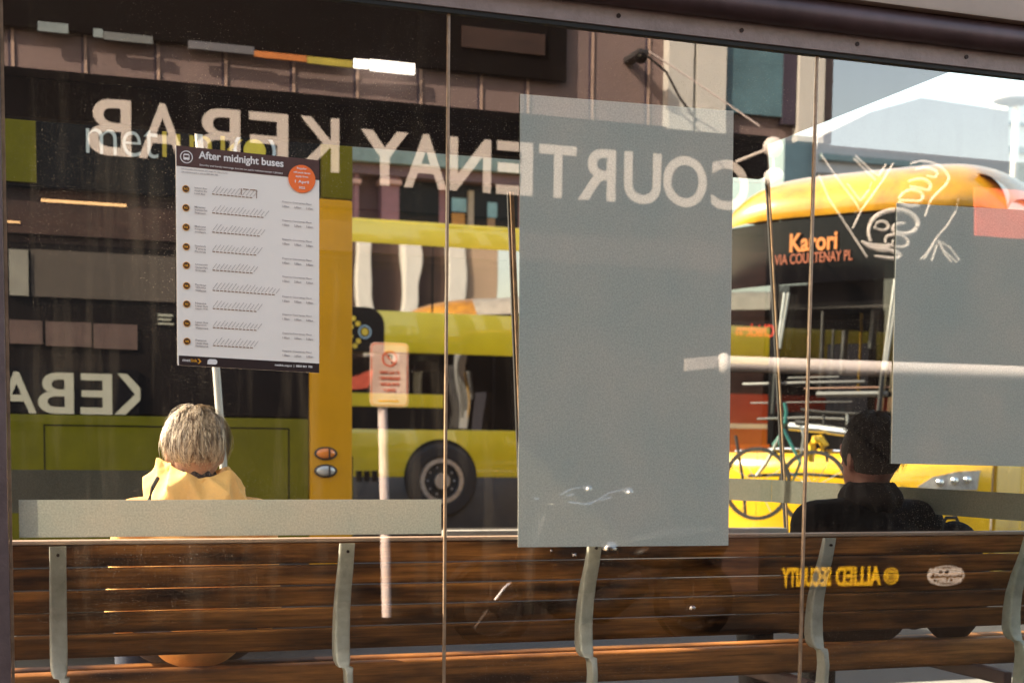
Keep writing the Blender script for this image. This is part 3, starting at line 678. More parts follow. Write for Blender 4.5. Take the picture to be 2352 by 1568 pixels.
# engine hatch seams
hx0, hx1, hz1 = PX(100, YB), PX(660, YB), PZ(380, 980, YB)
mb = MB().box((hx0, YB-.0325, .6), (hx0+.006, YB-.0295, hz1)).box((hx1, YB-.0325, .6), (hx1+.006, YB-.0295, hz1)).box((hx0, YB-.0325, hz1-.003), (hx1, YB-.0295, hz1+.004))
mb.build('engine_hatch_seam', M['busblack'], b1)
MB().box((PX(709, YB), YB-.045, .3), (bx1, YB+.0195, PZ(770, 460, YB)), .02).build('corner_panel', M['amberp'], b1, True)
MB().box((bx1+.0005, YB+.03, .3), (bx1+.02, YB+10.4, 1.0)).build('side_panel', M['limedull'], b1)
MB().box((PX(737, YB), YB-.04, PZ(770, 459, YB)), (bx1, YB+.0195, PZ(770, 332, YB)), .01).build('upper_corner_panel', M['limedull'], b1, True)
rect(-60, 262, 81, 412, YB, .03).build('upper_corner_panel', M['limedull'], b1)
MB().box((bx0, YB-.01, .22), (bx1, YB+.6, .44), .03).build('bumper', M['busgrey'], b1, True)
for y, m_ in ((1041, M['lens_o']), (1081, M['lens_w'])):
    c = P(748, y, YB-.05); n_ = MB(); n_.ball(c, (.066, .02, .038), 20); lamp = n_.build('tail_lamp', M['black'], b1, True)
    MB().ball(c+Vector((-.002, -.014, .001)), (.053, .014, .028), 18).build('lens', m_, lamp, True)
    MB().box((c.x+.012, c.y-.035, c.z-.026), (c.x+.02, c.y-.02, c.z+.026)).build('lens_divider', M['black'], lamp)
txt('logo_text', 'met', P(198, 352, YB-.003), (1, 0, -.0), (0, 0, 1), (PX(362, YB)-PX(198, YB)), .150, mat('logo_white', (.55, .55, .52), .6), b1, .003, -.012)
txt('logo_text', 'link', P(373, 360, YB-.003), (1, 0, 0), (0, 0, 1), (PX(560, YB)-PX(373, YB)), .19, mat('logo_yellow', (.50, .36, .02), .5), b1, .003, -.012)
c = P(585, 346, YB-.004); MB().disc(c, (0, 1, 0), .06, .004).build('logo_dot', mat('logo_yellow_dot', (.62, .48, .03), .5), b1)
MB().ring(c, (0, 1, 0), .098, .115, .004).build('logo_ring', mat('logo_ring', (.5, .56, .58), .5), b1)
for xx in (bx0+.5, bx1-.5):
    wheel(b1, (xx, YB+1.8, .35), (1 if xx < 0 else -1, 0, 0), .48, .28)
# thin light pole between bus and shelter, seen between poster and the woman's head
YPo = 2.6; q = P(502, 900, YPo)
pl = thing('slim_pole', 'slim pale grey pole rising behind the woman below the poster', 'pole', (q.x, YPo, -.13))
tp = P(496, 840, YPo); bt = P(505, 960, YPo); d = (tp-bt)
MB().tube([bt-d*((bt.z+.13)/d.z), tp+d*((2.6-tp.z)/d.z)], .016, 12).build('pole', mat('pale_pole', (.55, .54, .5), .5), pl, True)
MB().disc((bt-d*((bt.z+.13)/d.z)), (0, 0, 1), .05, .02).build('base', M['busgrey'], pl, True)
# ---- double decker, its side towards us
YD = 13.6
dd = thing('double_decker_bus', 'lime green double decker bus side-on beyond the glass, right of the amber bus corner', 'bus', P(1010, 1190, YD))
dx0, dx1 = PX(812, YD)-.35, PX(812, YD)+10.7
zd_ = lambda y, x=1000: PZ(x, y, YD)
Z = {k: zd_(v) for k, v in dict(top=532, w1t=566, w1b=718, w2t=812, w2b=986, low=1095).items()}
def ddbox(z0, z1, m, name, x0=dx0, x1=dx1, y0=YD, t=.03, bev=.01): return MB().box((x0, y0, z0), (x1, y0+t, z1), bev).build(name, m, dd, True)
ddbox(Z['w1t'], Z['top']+.05, M['lime'], 'upper_body')
ddbox(Z['w2t'], Z['w1b'], M['lime'], 'middle_body')
ddbox(Z['low'], Z['w2b'], M['lime'], 'lower_body')
ddbox(.05, Z['low'], M['busgrey'], 'skirt', t=.028)
MB().box((dx0, YD+.001, Z['top']+.0), (dx1, YD+2.5, Z['top']+.12), .08).build('roof', M['lime'], dd, True)
MB().box((dx0+.05, YD+.05, Z['w1b']-.35), (dx1-.05, YD+2.45, Z['w1b']-.30)).build('upper_floor', M['int'], dd)
MB().box((dx0+.05, YD+.05, .3), (dx1-.05, YD+2.45, .34)).build('lower_floor', M['int'], dd)
ddbox(.05, Z['w1b']-.05, M['lime'], 'far_side', y0=YD+2.47, t=.03)
ddbox(Z['w1t'], Z['top'], M['lime'], 'far_side', y0=YD+2.47, t=.03)
for xx in (dx0, dx1-.03): MB().box((xx, YD+.001, .1), (xx+.03, YD+2.49, Z['w1b'])).build('end_wall', M['busblack'], dd)
# windows: panes with dark pillars
def panes(z0, z1, xs, mname, nm):
    for a, b in zip(xs, xs[1:]): MB().box((a+.012, YD+.004, z0-.01), (b-.012, YD+.012, z1+.01)).build(nm, M[mname], dd)
    for a in xs: MB().box((a-.035, YD+.014, z0), (a+.035, YD+.05, z1)).build('window_pillar', M['busblack'], dd)
xs = [dx0+.02+1.32*k for k in range(9)]
panes(Z['w1b'], Z['w1t'], xs, 'buswin', 'upper_window')
xr1 = PX(1025, YD)
panes(Z['w2b'], Z['w2t'], [xr1-.02, xr1+.62, PX(1178, YD), PX(1178, YD)+1.3, PX(1178, YD)+2.6, PX(1178, YD)+3.9, PX(1178, YD)+5.2, PX(1178, YD)+6.5], 'buswin2', 'lower_window')
MB().box((dx0, YD-.004, zd_(903, 900)), (xr1-.04, YD+.012, zd_(812, 900)-.002)).build('lower_window', M['buswin2'], dd)
MB().box((dx0, YD-.004, zd_(934, 900)), (xr1-.04, YD+.015, zd_(903, 900)-.004), .004).build('rear_band', M['lime'], dd)
MB().box((dx0, YD-.002, zd_(986, 900)+.003), (xr1-.04, YD+.015, zd_(934, 900)-.004)).build('black_band', M['busblack'], dd)
# seats, heads and rails inside
for i in range(12):
    xx = dx0+.5+.82*i
    MB().box((xx, YD+.25, Z['w1b']-.28), (xx+.12, YD+1.05, Z['w1b']+.32), .05).build('seat', M['seat'], dd, True)
    if i > 2: MB().box((xx, YD+.35, .9), (xx+.12, YD+1.05, Z['w2b']+.38), .05).build('seat', M['seat'], dd, True)
for i in range(6):
    xx = xr1+.2+1.2*i
    MB().tube([(xx, YD+.7, .34), (xx, YD+.7, Z['w2t'])], .02, 8).build('handrail', M['pole'], dd, True)
MB().box((xr1-.5, YD+1.2, Z['w2t']-.25), (xr1+.1, YD+1.9, Z['w2t']-.05), .02).build('ceiling_panel', M['white'], dd)
MB().box((PX(940, YD), YD+1.0, Z['w2t']-.2), (PX(985, YD), YD+1.5, Z['w2t']-.02), .02).build('ceiling_panel', M['white'], dd)
# black rear badge panel with the ring and dots
mb = MB(); x0_, x1_ = dx0, PX(882, YD); z0_, z1_ = Z['w2t']-.0, zd_(705, 840)
pts = [(x0_, YD-.006, z0_), (x1_, YD-.006, z0_)]
for k in range(9):
    a = math.pi/2*k/8; pts.append((x1_-.22+.22*math.cos(a), YD-.006, z1_-.22+.22*math.sin(a)))
pts.append((x0_, YD-.006, z1_)); mb.prism(pts, (0, .008, 0)).build('badge_panel', M['busblack'], dd)
c = P(838, 762, YD-.01); m_by = mat('badge_yellow', (.75, .5, .03), .4); m_bb = mat('badge_blue', (.45, .6, .68), .4)
MB().ring(c, (0, 1, 0), .065, .08, .004).build('badge_ring', m_bb, dd); MB().disc(c, (0, 1, 0), .045, .004).build('badge_dot', m_by, dd)
for px_, py_ in ((811, 731), (822, 743), (806, 750), (805, 772), (823, 783), (815, 794)):
    MB().disc(P(px_, py_, YD-.01), (0, 1, 0), .032, .004, 16).build('badge_dot', m_by, dd)
# wheel, arch and vents
wc = P(1012, 1100, YD)
MB().ring((wc.x, YD-.008, wc.z+.03), (0, 1, 0), .30, .47, .014, 44).build('wheel_arch', M['busblack'], dd)
MB().disc((wc.x, YD-.012, wc.z), (0, 1, 0), .465, .01, 40).build('wheel_arch', M['black'], dd)
wheel(dd, (wc.x, YD+.10, wc.z-.02), (0, 1, 0), .455, .34)
for k in range(3):
    a = P(824+18*k, 1086, YD-.004); MB().box((a.x-.035, YD-.012, a.z-.10), (a.x+.04, YD-.002, a.z+.03)).build('vent', M['busblack'], dd)
wheel(dd, (wc.x+5.8, YD+.10, wc.z-.02), (0, 1, 0), .455, .34)
# ---- Karori bus, three quarter front view
BD = 11.2
bC = CAM + ray(2266, 1100)*BD; bC.z = 0
e1 = Vector((-.60, .80, 0)).normalized(); e2 = Vector((.80, .60, 0)); nF = e2
def K(u, v, z): return Vector((bC.x, bC.y, 0)) + e1*u + e2*v + Vector((0, 0, z))
def KF(x, y, v=0):                  # place on the bus front (pushed v behind it) seen at x, y -> (u, z)
    r = ray(x, y); o_ = Vector((bC.x, bC.y, 0))+e2*v; t = e2.dot(o_-CAM)/e2.dot(r); q = CAM+r*t; return (q-o_).dot(e1), q.z
WID = KF(1608, 900)[0]
kb = thing('city_bus', 'yellow bus with amber lit destination sign behind the seated man', 'bus', K(WID/2, 0, -.13))
def kbox(u0, u1, v0, v1, z0, z1, m, name, bev=0, parent=None):
    return MB().box((u0, v0, z0), (u1, v1, z1), 0, xf=lambda p: K(*p)).build(name, m, parent or kb)
zW = KF(1868, 500)[1]; zS = KF(1868, 648)[1]; zB = KF(1900, 945)[1]; zY = KF(1750, 1020)[1]
# dome roof front
def dome(s, t):
    u = WID*s; e = abs(2*s-1); side = 1-e**6; prof = t
    v = .02+1.25*(1-math.cos(prof*math.pi/2)) - .16*side*math.sin(prof*math.pi)*.5
    z = zW-.03 + (.50+.0*side)*math.sin(prof*math.pi/2)*(.42+.58*side) - .04*0
    zc_ = .05*side
    return K(u, v+.28*(e**4), z+zc_)
MB().grid(dome, 48, 20).build('roof_dome', M['domep'], kb, True)
def top(s, t):
    e = abs(2*s-1); side = 1-e**6; z = zW-.03+.50*(.42+.58*side)+.05*side
    return K(WID*s, 1.27+.28*(e**4)+(10.5-1.27)*t, z)
MB().grid(top, 32, 6).build('roof', mat('roof_grey', (.30, .28, .25), .6), kb, True)
# destination box (black) and windscreen
def scr(z0, z1, u0, u1, bow):
    def f(s, t):
        u = u0+(u1-u0)*s; e = abs(2*u/WID-1)
        return K(u, .03+bow*e**3, z0+(z1-z0)*t)
    return f
ug = KF(1772, 700)[0]
sgl = mat('destination_glass', (.002, .002, .003), .1, 0, .4, 1.2, spec=.14)
MB().grid(scr(zS, zW, .02, WID-.02, .28), 40, 2).build('destination_glass', sgl, kb, True)
M['wscreen'] = glass_mat('windscreen', .03, (.16, .16, .17), bump=.004)
MB().grid(scr(zB, zS-.004, .02, ug, .28), 40, 2).build('windscreen', M['wscreen'], kb, True)
MB().grid(scr(zY, zS-.004, ug+.012, WID-.02, .28), 20, 2).build('corner_window', M['cornerwin'], kb, True)
kbox(ug-.045, ug+.01, .0, .05, zY, zS, M['busblack'], 'windscreen_pillar')
kbox(.0, ug, .31, .36, zB-.25, zB+.0, M['busblack'], 'dashboard')
kbox(.02, ug-.02, .05, .9, zB-.03, zB, M['busblack'], 'dashboard')
M['greyd'] = mat('dull_grey_bar', (.10, .10, .10), .5); M['tand'] = mat('tan_reflection', (.30, .15, .10), .5)
def fr2(u): return .28*abs(2*u/WID-1)**3
MB().grid(lambda s, t: K(.26*(1-math.cos(t*math.pi/2)), .30+10*s, zW-.05+.34*math.sin(t*math.pi/2)), 12, 10).build('roof_side', M['domep'], kb, True)
# destination text
def ktext(name, s, xa, xb, y, h, m, bold):
    (u0, z0), (u1, z1) = KF(xa, y), KF(xb, y)
    txt(name, s, K(u0, .005+.0, z0), -e1, Vector((0, 0, 1)), u0-u1, h, m, kb, .003, bold)
zt1 = KF(1868, 580)[1]; 
ktext('destination_text', 'Karori', 1813, 1922, KF and 580, .155, M['led'], .028)
ktext('destination_text', 'VIA COURTENAY PL', 1778, 1957, 609, .085, M['led2'], .012)
for y_, h_, m_, xa_, xb_ in ((868, .014, 'greyd', 1812, 1930), (882, .03, 'busgrey', 1700, 1990), (892, .012, 'tand', 1850, 2046), (906, .05, 'greyd', 1880, 2040), (925, .012, 'busgrey', 1720, 1960)):
    (ua, za), (ub, _z) = KF(xa_, y_), KF(xb_, y_+6)
    MB().tube([K(ua, fr2(ua)-.03, za), K((ua+ub)/2, fr2((ua+ub)/2)-.03, za), K(ub, fr2(ub)-.03, za)], h_/2, 6).build('reflection_bar', M[m_], kb, True)  # bars added to imitate reflections low in the windscreen
# inside: sun blind, stanchions, driver seat, pillars
u0, z0 = KF(1812, 705, .25); u1, z1 = KF(2035, 650, .25)
kbox(u1, u0, .25, .27, z0, z1+.02, mat('sun_blind', (.20, .17, .18), .7), 'sun_blind')
kbox(u1, u0, .235, .249, z0-.015, z0+.02, mat('blind_edge', (.62, .55, .48), .6), 'blind_edge')
for px_, a_, b_, rr, mm in ((1892, 715, 900, .02, 'sil'), (2010, 712, 800, .035, 'sil'), (1942, 760, 860, .03, 'sil'), (1915, 755, 900, .012, 'sil'), (1980, 720, 900, .012, 'pole')):
    (ua, za), (ub, zb_) = KF(px_, a_, 1.0), KF(px_-8, b_, 1.0)
    MB().tube([K(ua, 1.0, za), K(ub, 1.0, zb_)], rr, 8).build('stanchion', M[mm], kb, True)
kbox(KF(2000, 800, 1.3)[0], KF(1905, 800, 1.3)[0], 1.25, 1.45, 1.0, KF(1950, 790, 1.3)[1], M['seat'], 'driver_seat')
kbox(.02, WID*.62, 4.5, 4.6, .3, zW-.4, mat('dark_partition', (.05, .035, .03), .8), 'partition')
kbox(.0, WID, .4, 10.4, .3, .36, M['int'], 'floor')
kbox(.03, WID-.03, .4, 10.4, zW-.02, zW+.01, M['soffit'], 'ceiling')
kbox(0, .03, .3, 10.4, .1, zB-.1, M['yellowp'], 'side_panel')
kbox(0, .028, .5, 10.4, zB-.095, zW-.02, M['busblack'], 'side_window')
kbox(WID-.03, WID, 2.4, 10.4, .1, zB, M['yellowp'], 'side_panel')
kbox(WID-.028, WID, 2.4, 10.4, zW-.25, zW-.02, M['busblack'], 'side_window')
kbox(.03, WID-.03, 10.3, 10.4, .1, zW-.02, M['busblack'], 'rear_wall')
# dark band under the windscreen, lower yellow body, bumper
def low(z0, z1, out, u0=.0, u1=None, bow=.28):
    u1 = u1 or WID
    def f(s, t):
        u = u0+(u1-u0)*s; e = abs(2*u/WID-1); zz = z0+(z1-z0)*t
        return K(u, .0+bow*e**3-out*math.sin(t*math.pi*.5+.0)*0-out, zz)
    return f
zy1 = KF(1850, 1040)[1]; zb1 = KF(1850, 1100)[1]
MB().grid(low(zy1, zB, -.01, 0, ug), 40, 3).build('black_grille', M['busblack'], kb, True)
def bonnet(s, t):
    e = abs(2*s-1); a = t*math.pi/2
    return K(WID*s, .28*e**3-.16*math.cos(a)**.8+.02, zb1+(zy1-zb1)*math.sin(a)+.0)
MB().grid(bonnet, 48, 12).build('front_panel', M['yellowp'], kb, True)
MB().grid(low(.18, zb1, .14), 48, 8).build('bumper', M['yellowp'], kb, True)
MB().grid(low(-.0, .18, .10), 40, 2).build('lower_bumper', M['busgrey'], kb, True)
# headlight
u_, z_ = KF(2172, 1108, -.1); hl = MB()
kk = lambda a, b, v=0: K(a, v, b)
pts = [KF(x_, y_, -.14) for x_, y_ in ((2102, 1118), (2135, 1095), (2185, 1083), (2232, 1080), (2226, 1126), (2150, 1126))]
def fr(u): return .28*abs(2*u/WID-1)**3
MB().prism([K(a, fr(a)-.155, b) for a, b in pts], e2*.03).build('headlight', M['lens_w'], kb)
for x_, y_ in ((2150, 1108), (2180, 1104), (2206, 1102)):
    a, b = KF(x_, y_, -.15); MB().ball(K(a, fr(a)-.155, b), .035, 12).build('headlight_bulb', M['chrome'], kb, True)
# wipers, two upright double arms
for (xa, ya), (xb, yb) in (((1802, 672), (1787, 800)), ((2056, 640), (2030, 850))):
    for dx_ in (0, 9):
        (ua, za), (ub, zb_) = KF(xa+dx_, ya, -.03), KF(xb+dx_*.6, yb, -.03)
        MB().tube([K(ua, -.03+fr(ua)*.5, za), K(ub, -.05+fr(ub)*.5, zb_)], .012, 6).build('wiper', M['sil'], kb, True)
    (ub, zb_) = KF(xb, yb, -.03); (uc, zc2) = KF(xb-10, 950, -.03)
    MB().tube([K(ub, -.05+fr(ub)*.5, zb_), K(uc, -.05+fr(uc)*.5, zc2)], .02, 6).build('wiper_arm', M['black'], kb, True)
# cycle rack and a bicycle on it
rk = -.45
def rtube(pts, r, m, nm, par=kb, v=rk): 
    q = []
    for p in pts:
        x_, y_ = p[:2]; vv = p[2] if len(p) > 2 else v; a, b = KF(x_, y_, vv); q.append(K(a, vv, b))
    return MB().tube(q, r, 8).build(nm, m, par, True)
rtube([(1814, 978), (1880, 984), (1955, 994)], .034, M['sil'], 'rack_bar'); rtube([(1740, 962), (1850, 958), (1940, 962)], .009, M['greyd'], 'rack_bar'); rtube([(1840, 940), (1890, 946), (1975, 950)], .010, M['black'], 'rack_bar'); rtube([(1690, 1036), (1800, 1030), (1940, 1036)], .012, M['chrome'], 'rack_bar'); rtube([(1892, 952), (1894, 1010), (1900, 1060)], .012, M['black'], 'rack_bar'); rtube([(1945, 950), (1950, 1030)], .010, M['sil'], 'rack_bar')
rtube([(1720, 1092), (1850, 1088), (2010, 1100)], .014, M['black'], 'rack_bar', v=-.4)
rtube([(1861, 1060), (1864, 1022), (1872, 1008), (1884, 1008), (1894, 1022), (1886, 1036)], .036, mat('yellow_hook', (.8, .46, .02), .4), 'rack_hook', v=-.5)
rtube([(1690, 1000), (1706, 1098), (1712, 1180)], .014, M['black'], 'rack_bar', v=-.5)
bi = thing('bicycle', 'teal bicycle carried on the rack in front of the yellow bus', 'bicycle', K(*[KF(1770, 1150, -.6)[0]], -.6, .3))
V6 = -.6
rtube([(1802, 925), (1806, 945), (1803, 972), (1792, 1000), (1776, 1022)], .014, M['teal'], 'handlebar', bi, V6)
rtube([(1792, 1000), (1762, 1060), (1738, 1092)], .014, M['sil'], 'fork', bi, V6)
rtube([(1800, 985), (1838, 1062), (1815, 1120), (1790, 1010)], .014, M['teal'], 'frame', bi, V6)
rtube([(1838, 1062), (1846, 1000), (1838, 975)], .011, M['sil'], 'seat_post', bi, V6)
for (xw, yw) in ((1738, 1110), (1868, 1120)):
    a, b = KF(xw, yw, V6); MB().ring(K(a, V6, b), e2, .27, .30, .03, 36).build('wheel', M['tyre'], bi, True)
    mb = MB()
    for k in range(12):
        t = 2*math.pi*k/12; mb.tube([K(a, V6, b), K(a+.28*math.cos(t), V6, b+.28*math.sin(t))], .0025, 4)
    mb.ball(K(a, V6, b), .025, 8); mb.build('spokes', M['chrome'], bi)
rtube([(1828, 970), (1850, 972)], .022, M['black'], 'saddle', bi, V6)
for ww, vv in ((.02, 2.2), (.02, 8.2)):
    wheel(kb, K(ww+.14, vv, .35), (-e1.x*-1, -e1.y*-1, 0), .48, .28)
# mirror lobe
# ---- yellow post at the far right beyond the man
q = P(2340, 1100, 6.5)
yp = thing('bollard', 'yellow painted bollard at the right edge beyond the shelter', 'bollard', (q.x, 6.5, -.13))
MB().tube([(q.x, 6.5, -.13), (q.x, 6.5, 1.25)], .035, 14).build('post', mat('bollard_yellow', (.75, .42, .02), .5), yp, True)
MB().ball((q.x, 6.5, 1.25), .036, 12).build('cap', M['busgrey'], yp, True)
# ---- red van
YV = 12.4
va = thing('van', 'red van with a white stripe parked behind the left corner of the yellow bus', 'van', P(1730, 1150, YV))
vx0, vx1 = PX(1560, YV), PX(1560, YV)+4.3
zz1, zz2 = PZ(1730, 905, YV), PZ(1730, 1016, YV)
rnd_ = [(0, .15), (4.3, .15), (4.3, zz1*.62), (3.95, zz1*.7), (3.4, zz1-.04), (3.2, zz1), (.1, zz1), (0, zz1-.15)]
MB().prism([(vx0+a, YV, b) for a, b in rnd_], (0, 1.8, 0)).build('body', M['red'], va)
MB().box((vx0+.02, YV-.012, PZ(1730, 984, YV)), (vx1-.02, YV-.002, PZ(1730, 973, YV))).build('stripe', M['white'], va)
MB().box((vx0+3.0, YV-.012, zz1*.68), (vx0+3.6, YV-.002, zz1*.92)).build('window', M['window'], va)
for a in (.8, 3.4): wheel(va, (vx0+a, YV+.1, .20), (0, 1, 0), .33, .2)
# ---- buildings across the street
def bld(name, label, x0, x1, ytop, Y, m, depth=8):
    a, b = PX(x0, Y, 400), PX(x1, Y, 400); t = thing('building', label, 'building', ((a+b)/2, Y+depth/2, -.13))
    z = PZ((x0+x1)/2, ytop, Y) if ytop is not None else 14
    MB().box((a, Y, -.13), (b, Y+depth, z)).build('wall', m, t); return t, a, b, z
YA = 21
t, a, b, z = bld('b', 'purple painted old building with pilasters and pale ledge above the double decker', 640, 1560, None, YA, M['purple'])
def bb(x0, y0, x1, y1, m, nm, out=.1, thick=None): 
    p0, p1, p2 = P(x0, y0, YA), P(x1, y0, YA), P(x0, y1, YA)
    return MB().box((p0.x, YA-out, p2.z), (p1.x, YA-.002, p0.z)).build(nm, m, t)
L0 = PX(640, YA, 400); L1 = PX(1560, YA, 400)
zl = PZ(900, 372, YA)
MB().box((L0, YA-.5, zl-.12), (L1, YA-.003, zl+.10)).build('ledge', M['ledge'], t); MB().box((L0, YA-.35, zl-.30), (L1, YA-.003, zl-.125)).build('cornice', M['purple2'], t)
MB().box((L0, YA-.06, zl+.11), (L1, YA-.003, zl+6)).build('upper_wall', mat('grey_shade_wall', (.20, .17, .17), .8), t)
for x0, x1 in ((806, 816), (868, 908)):
    bb(x0, 392, x1, 540, M['purple'], 'pilaster', .28); bb(x0-6, 418, x1+4, 428, mat('pilaster_cap', (.38, .22, .20), .7), 'pilaster_capital', .34)
for k in range(12): bb(822+k*4, 392, 823.6+k*4, 520, M['purple2'], 'flute', .05)
bb(815, 515, 866, 524, mat('sill', (.42, .24, .20), .7), 'sill', .2)
bb(912, 400, 1008, 600, M['busblack'], 'window', .02)
fr_ = bb(1026, 420, 1190, 600, M['busblack'], 'window_frame', .03)
bb(1036, 455, 1070, 486, M['skywin'], 'window', .05); bb(1036, 490, 1066, 545, mat('orange_curtain', (.36, .16, .04), .8), 'window', .05)  # blue panes carry the sky's reflection in their colour
bb(1072, 440, 1084, 600, mat('tan_pilaster', (.28, .22, .18), .8), 'pilaster', .12); bb(1118, 465, 1140, 500, M['skywin'], 'window', .05); bb(1118, 502, 1135, 560, mat('brown_blind', (.22, .13, .08), .8), 'window', .05)
# beyond the yellow bus
t, a, b, z = bld('b', 'cream building with horizontal bands glimpsed between frosted panel and bus pillar', 1560, 1860, 590, 24, M['slate'])
YA = 24
for y0, y1, mm in ((592, 612, 'pale'), (618, 642, 'cream'), (648, 676, 'cream'), (690, 700, 'pale'), (706, 790, 'greyw'), (800, 812, 'cream')): bb(1560, y0, 1860, y1, M[mm], 'band', .12)
bb(1690, 710, 1725, 760, M['window'], 'window', .16)
YA = 40
t, a, b, z = bld('b', 'big grey mauve building with sloping roofline beyond the yellow bus roof', 1800, 2305, 330, 40, M['slate'], 10)
pts = [P(x, y, 40) for x, y in ((1866, 320), (1985, 262), (2105, 228), (2305, 258), (2305, 420), (1866, 400))]
MB().prism([p-Vector((0, .3, 0)) for p in pts], (0, 6, 0)).build('gable_wall', M['greyw'], t)
bb(1870, 358, 2100, 372, M['ledge'], 'parapet', .5)
YA = 48
t, a, b, z = bld('b', 'white building with horizontal dark bands at the far right under bright sky', 2308, 2900, 262, 48, M['pale'], 10)
for y0, y1, mm in ((280, 286, 'slate'), (336, 350, 'slate')): bb(2308, y0, 2900, y1, M[mm], 'band', .2)
# street lamp
q = P(2335, 260, 34); sl_ = thing('street_lamp', 'white street lamp with mushroom shaped head in front of the white building at the right', 'street lamp', (q.x, 34, -.13))
MB().tube([(q.x, 34, -.13), (q.x, 34, PZ(2335, 238, 34))], [.14, .10], 12).build('post', M['white'], sl_, True)
MB().ball((q.x-.2, 34, PZ(2335, 232, 34)), (.62, .5, .16), 18).build('lamp_head', M['greyw'], sl_, True)
# ------------------------------------------------------------------ our side of the street, seen mirrored in the glass
YS = 6.0                                             # shop front stands 6 m in front of the glass
M['shopwall'] = mat('mauve_cladding', (.22, .16, .155), .7, 0, .10, 1.2)
M['shopbrown'] = mat('dark_brown_timber', (.040, .019, .014), .6, 0, .35, 3, stretch=(1, 1, 6))
M['signblack'] = mat('sign_black', (.006, .006, .008), .8, 0, .3, 2, spec=.08)
M['letter'] = mat('sign_letters', (.66, .60, .56), .5, 0, .04, 1)
M['letter2'] = mat('window_letters', (.42, .46, .40), .6, 0, .06, 2)
M['batten'] = mat('batten_light', (.46, .33, .27), .6); M['seam'] = mat('seam_dark', (.05, .04, .07), .7)
M['greyboard'] = mat('grey_board', (.085, .075, .065), .8, 0, .15, 2)
M['shopglass'] = mat('shop_glass', (.010, .008, .008), .4, 0, .3, 2, spec=.1)
sp = thing('shop_building', 'kebab shop front with long black fascia, mirrored in the shelter glass', 'shop', (R(900, 1000, YS).x, -YS-.2, 0))
def sx_(x, y=1000): return R(x, y, YS).x
def sz_(x, y): return R(x, y, YS).z
X0, X1, X1b = sx_(-700), sx_(1890), sx_(1750)
zf1, zf0 = sz_(850, 234), sz_(400, 455)
def sbox(xa, xb, z0, z1, m, nm, out=.02, back=0, bev=0, par=sp): return MB().box((xa, -YS+back, z0), (xb, -YS+out, z1), bev).build(nm, m, par)
sbox(X0, X1b, 0, zf1, M['shopbrown'], 'lower_wall', 0, -.3)
sbox(X0, X1, zf1+.001, zf1+2.4, M['shopwall'], 'upper_wall', -.001, -.3)
for x in (-330, -150, 25, 192, 359, 514, 670, 816, 962, 1101, 1208, 1356, 1485):
    xa = sx_(x, 180); sbox(xa-.014, xa+.002, zf1+.0, zf1+2.39, M['seam'], 'panel_seam', .006); sbox(xa+.003, xa+.022, zf1, zf1+2.39, M['batten'], 'panel_batten', .012)
# white pilasters and blue window at the right end
for x0, x1 in ((1523, 1580), (1588, 1655), (1822, 1880)): sbox(sx_(x0, 200), sx_(x1, 200), zf1-.02, zf1+2.39, M['pale'], 'pilaster', .09)
sbox(sx_(1660, 200), sx_(1790, 200), zf1+.15, zf1+2.3, M['skywin'], 'blue_window', .05)
sbox(sx_(1790, 200), sx_(1820, 200), zf1+.1, zf1+2.35, M['seam'], 'window_frame', .06)
# fascia sign
sg = thing('shop_sign', 'long black fascia sign reading COURTENAY KEBAB in pale capitals, seen reversed in the glass', 'sign', (sx_(950), -YS, zf0))
FXR = sx_(1752, 350)
MB().box((X0+.4, -YS+.001, zf0), (FXR, -YS+.07, zf1), .004).build('sign_board', M['signblack'], sg)
def sword(s, xa, xb, yt, yb, xr, name='lettering', m=None, bold=.02, par=None, Yq=YS-.073, d=.004):
    pa, pb = R(xa, yb, Yq), R(xb, yb, Yq); zt_ = R(xr, yt, Yq).z; zb_ = R(xr, yb, Yq).z
    xr_, xl_ = max(pa.x, pb.x), min(pa.x, pb.x)
    return txt(name, s, Vector((xr_, -Yq, zb_)), (-1, 0, 0), (0, 0, 1), xr_-xl_, zt_-zb_, m or M['letter'], par or sg, d, bold)
def letters(word, spans, yt, yb, xr, **k):
    for ch, (a, b) in zip(word, spans): sword(ch, a, b, yt, yb, xr, **k)
letters('COURTENAY', [(1638, 1712), (1527, 1622), (1436, 1517), (1362, 1447), (1240, 1328), (1147, 1222), (1012, 1130), (926, 1058), (832, 938)][:0] or [(1633, 1718), (1522, 1621), (1432, 1516), (1326, 1412), (1237, 1322), (1139, 1222), (1032, 1127), (927, 1026), (829, 937)], 326, 448, 1180, bold=.020)
letters('KEBAB', [(678, 779), (570, 662), (452, 552), (318, 427), (202, 302)], 228, 358, 255, bold=.010)
# dark canopy end over the fascia, strip lights and coloured boards under its edge
M['canopy'] = mat('canopy_black', (.006, .005, .006), .9, spec=.05)
cn = thing('dark_canopy', 'dark canopy box above the shop cladding, ending short of the white pilasters', 'canopy', (sx_(600, 100), -YS+.3, zf1+.4))
zc0 = R(784, 137, YS-.06).z
zc1 = R(1180, 190, YS-.5).z
MB().box((R(-900, 100, YS-.06).x, -YS+.03, zc0), (R(1303, 100, YS-.06).x, -YS+.06, zc0+1.9), .01).build('canopy_box', M['canopy'], cn)
MB().box((R(1060, 100, YS-.06).x, -YS+.061, zc0+.16), (R(1250, 100, YS-.06).x, -YS+.08, zc0+.30)).build('canopy_plate', M['shopbrown'], cn)
def strip(x0, x1, y0, y1, m, nm, Y=YS-.075):
    a = R(x0, y0, Y); b = R(x1, y0, Y); zt__ = R((x0+x1)/2, y0, Y).z; zb__ = R((x0+x1)/2, y1, Y).z
    return MB().box((a.x, -Y, zb__), (b.x, -Y+.02, zt__), 0).build(nm, m, cn)
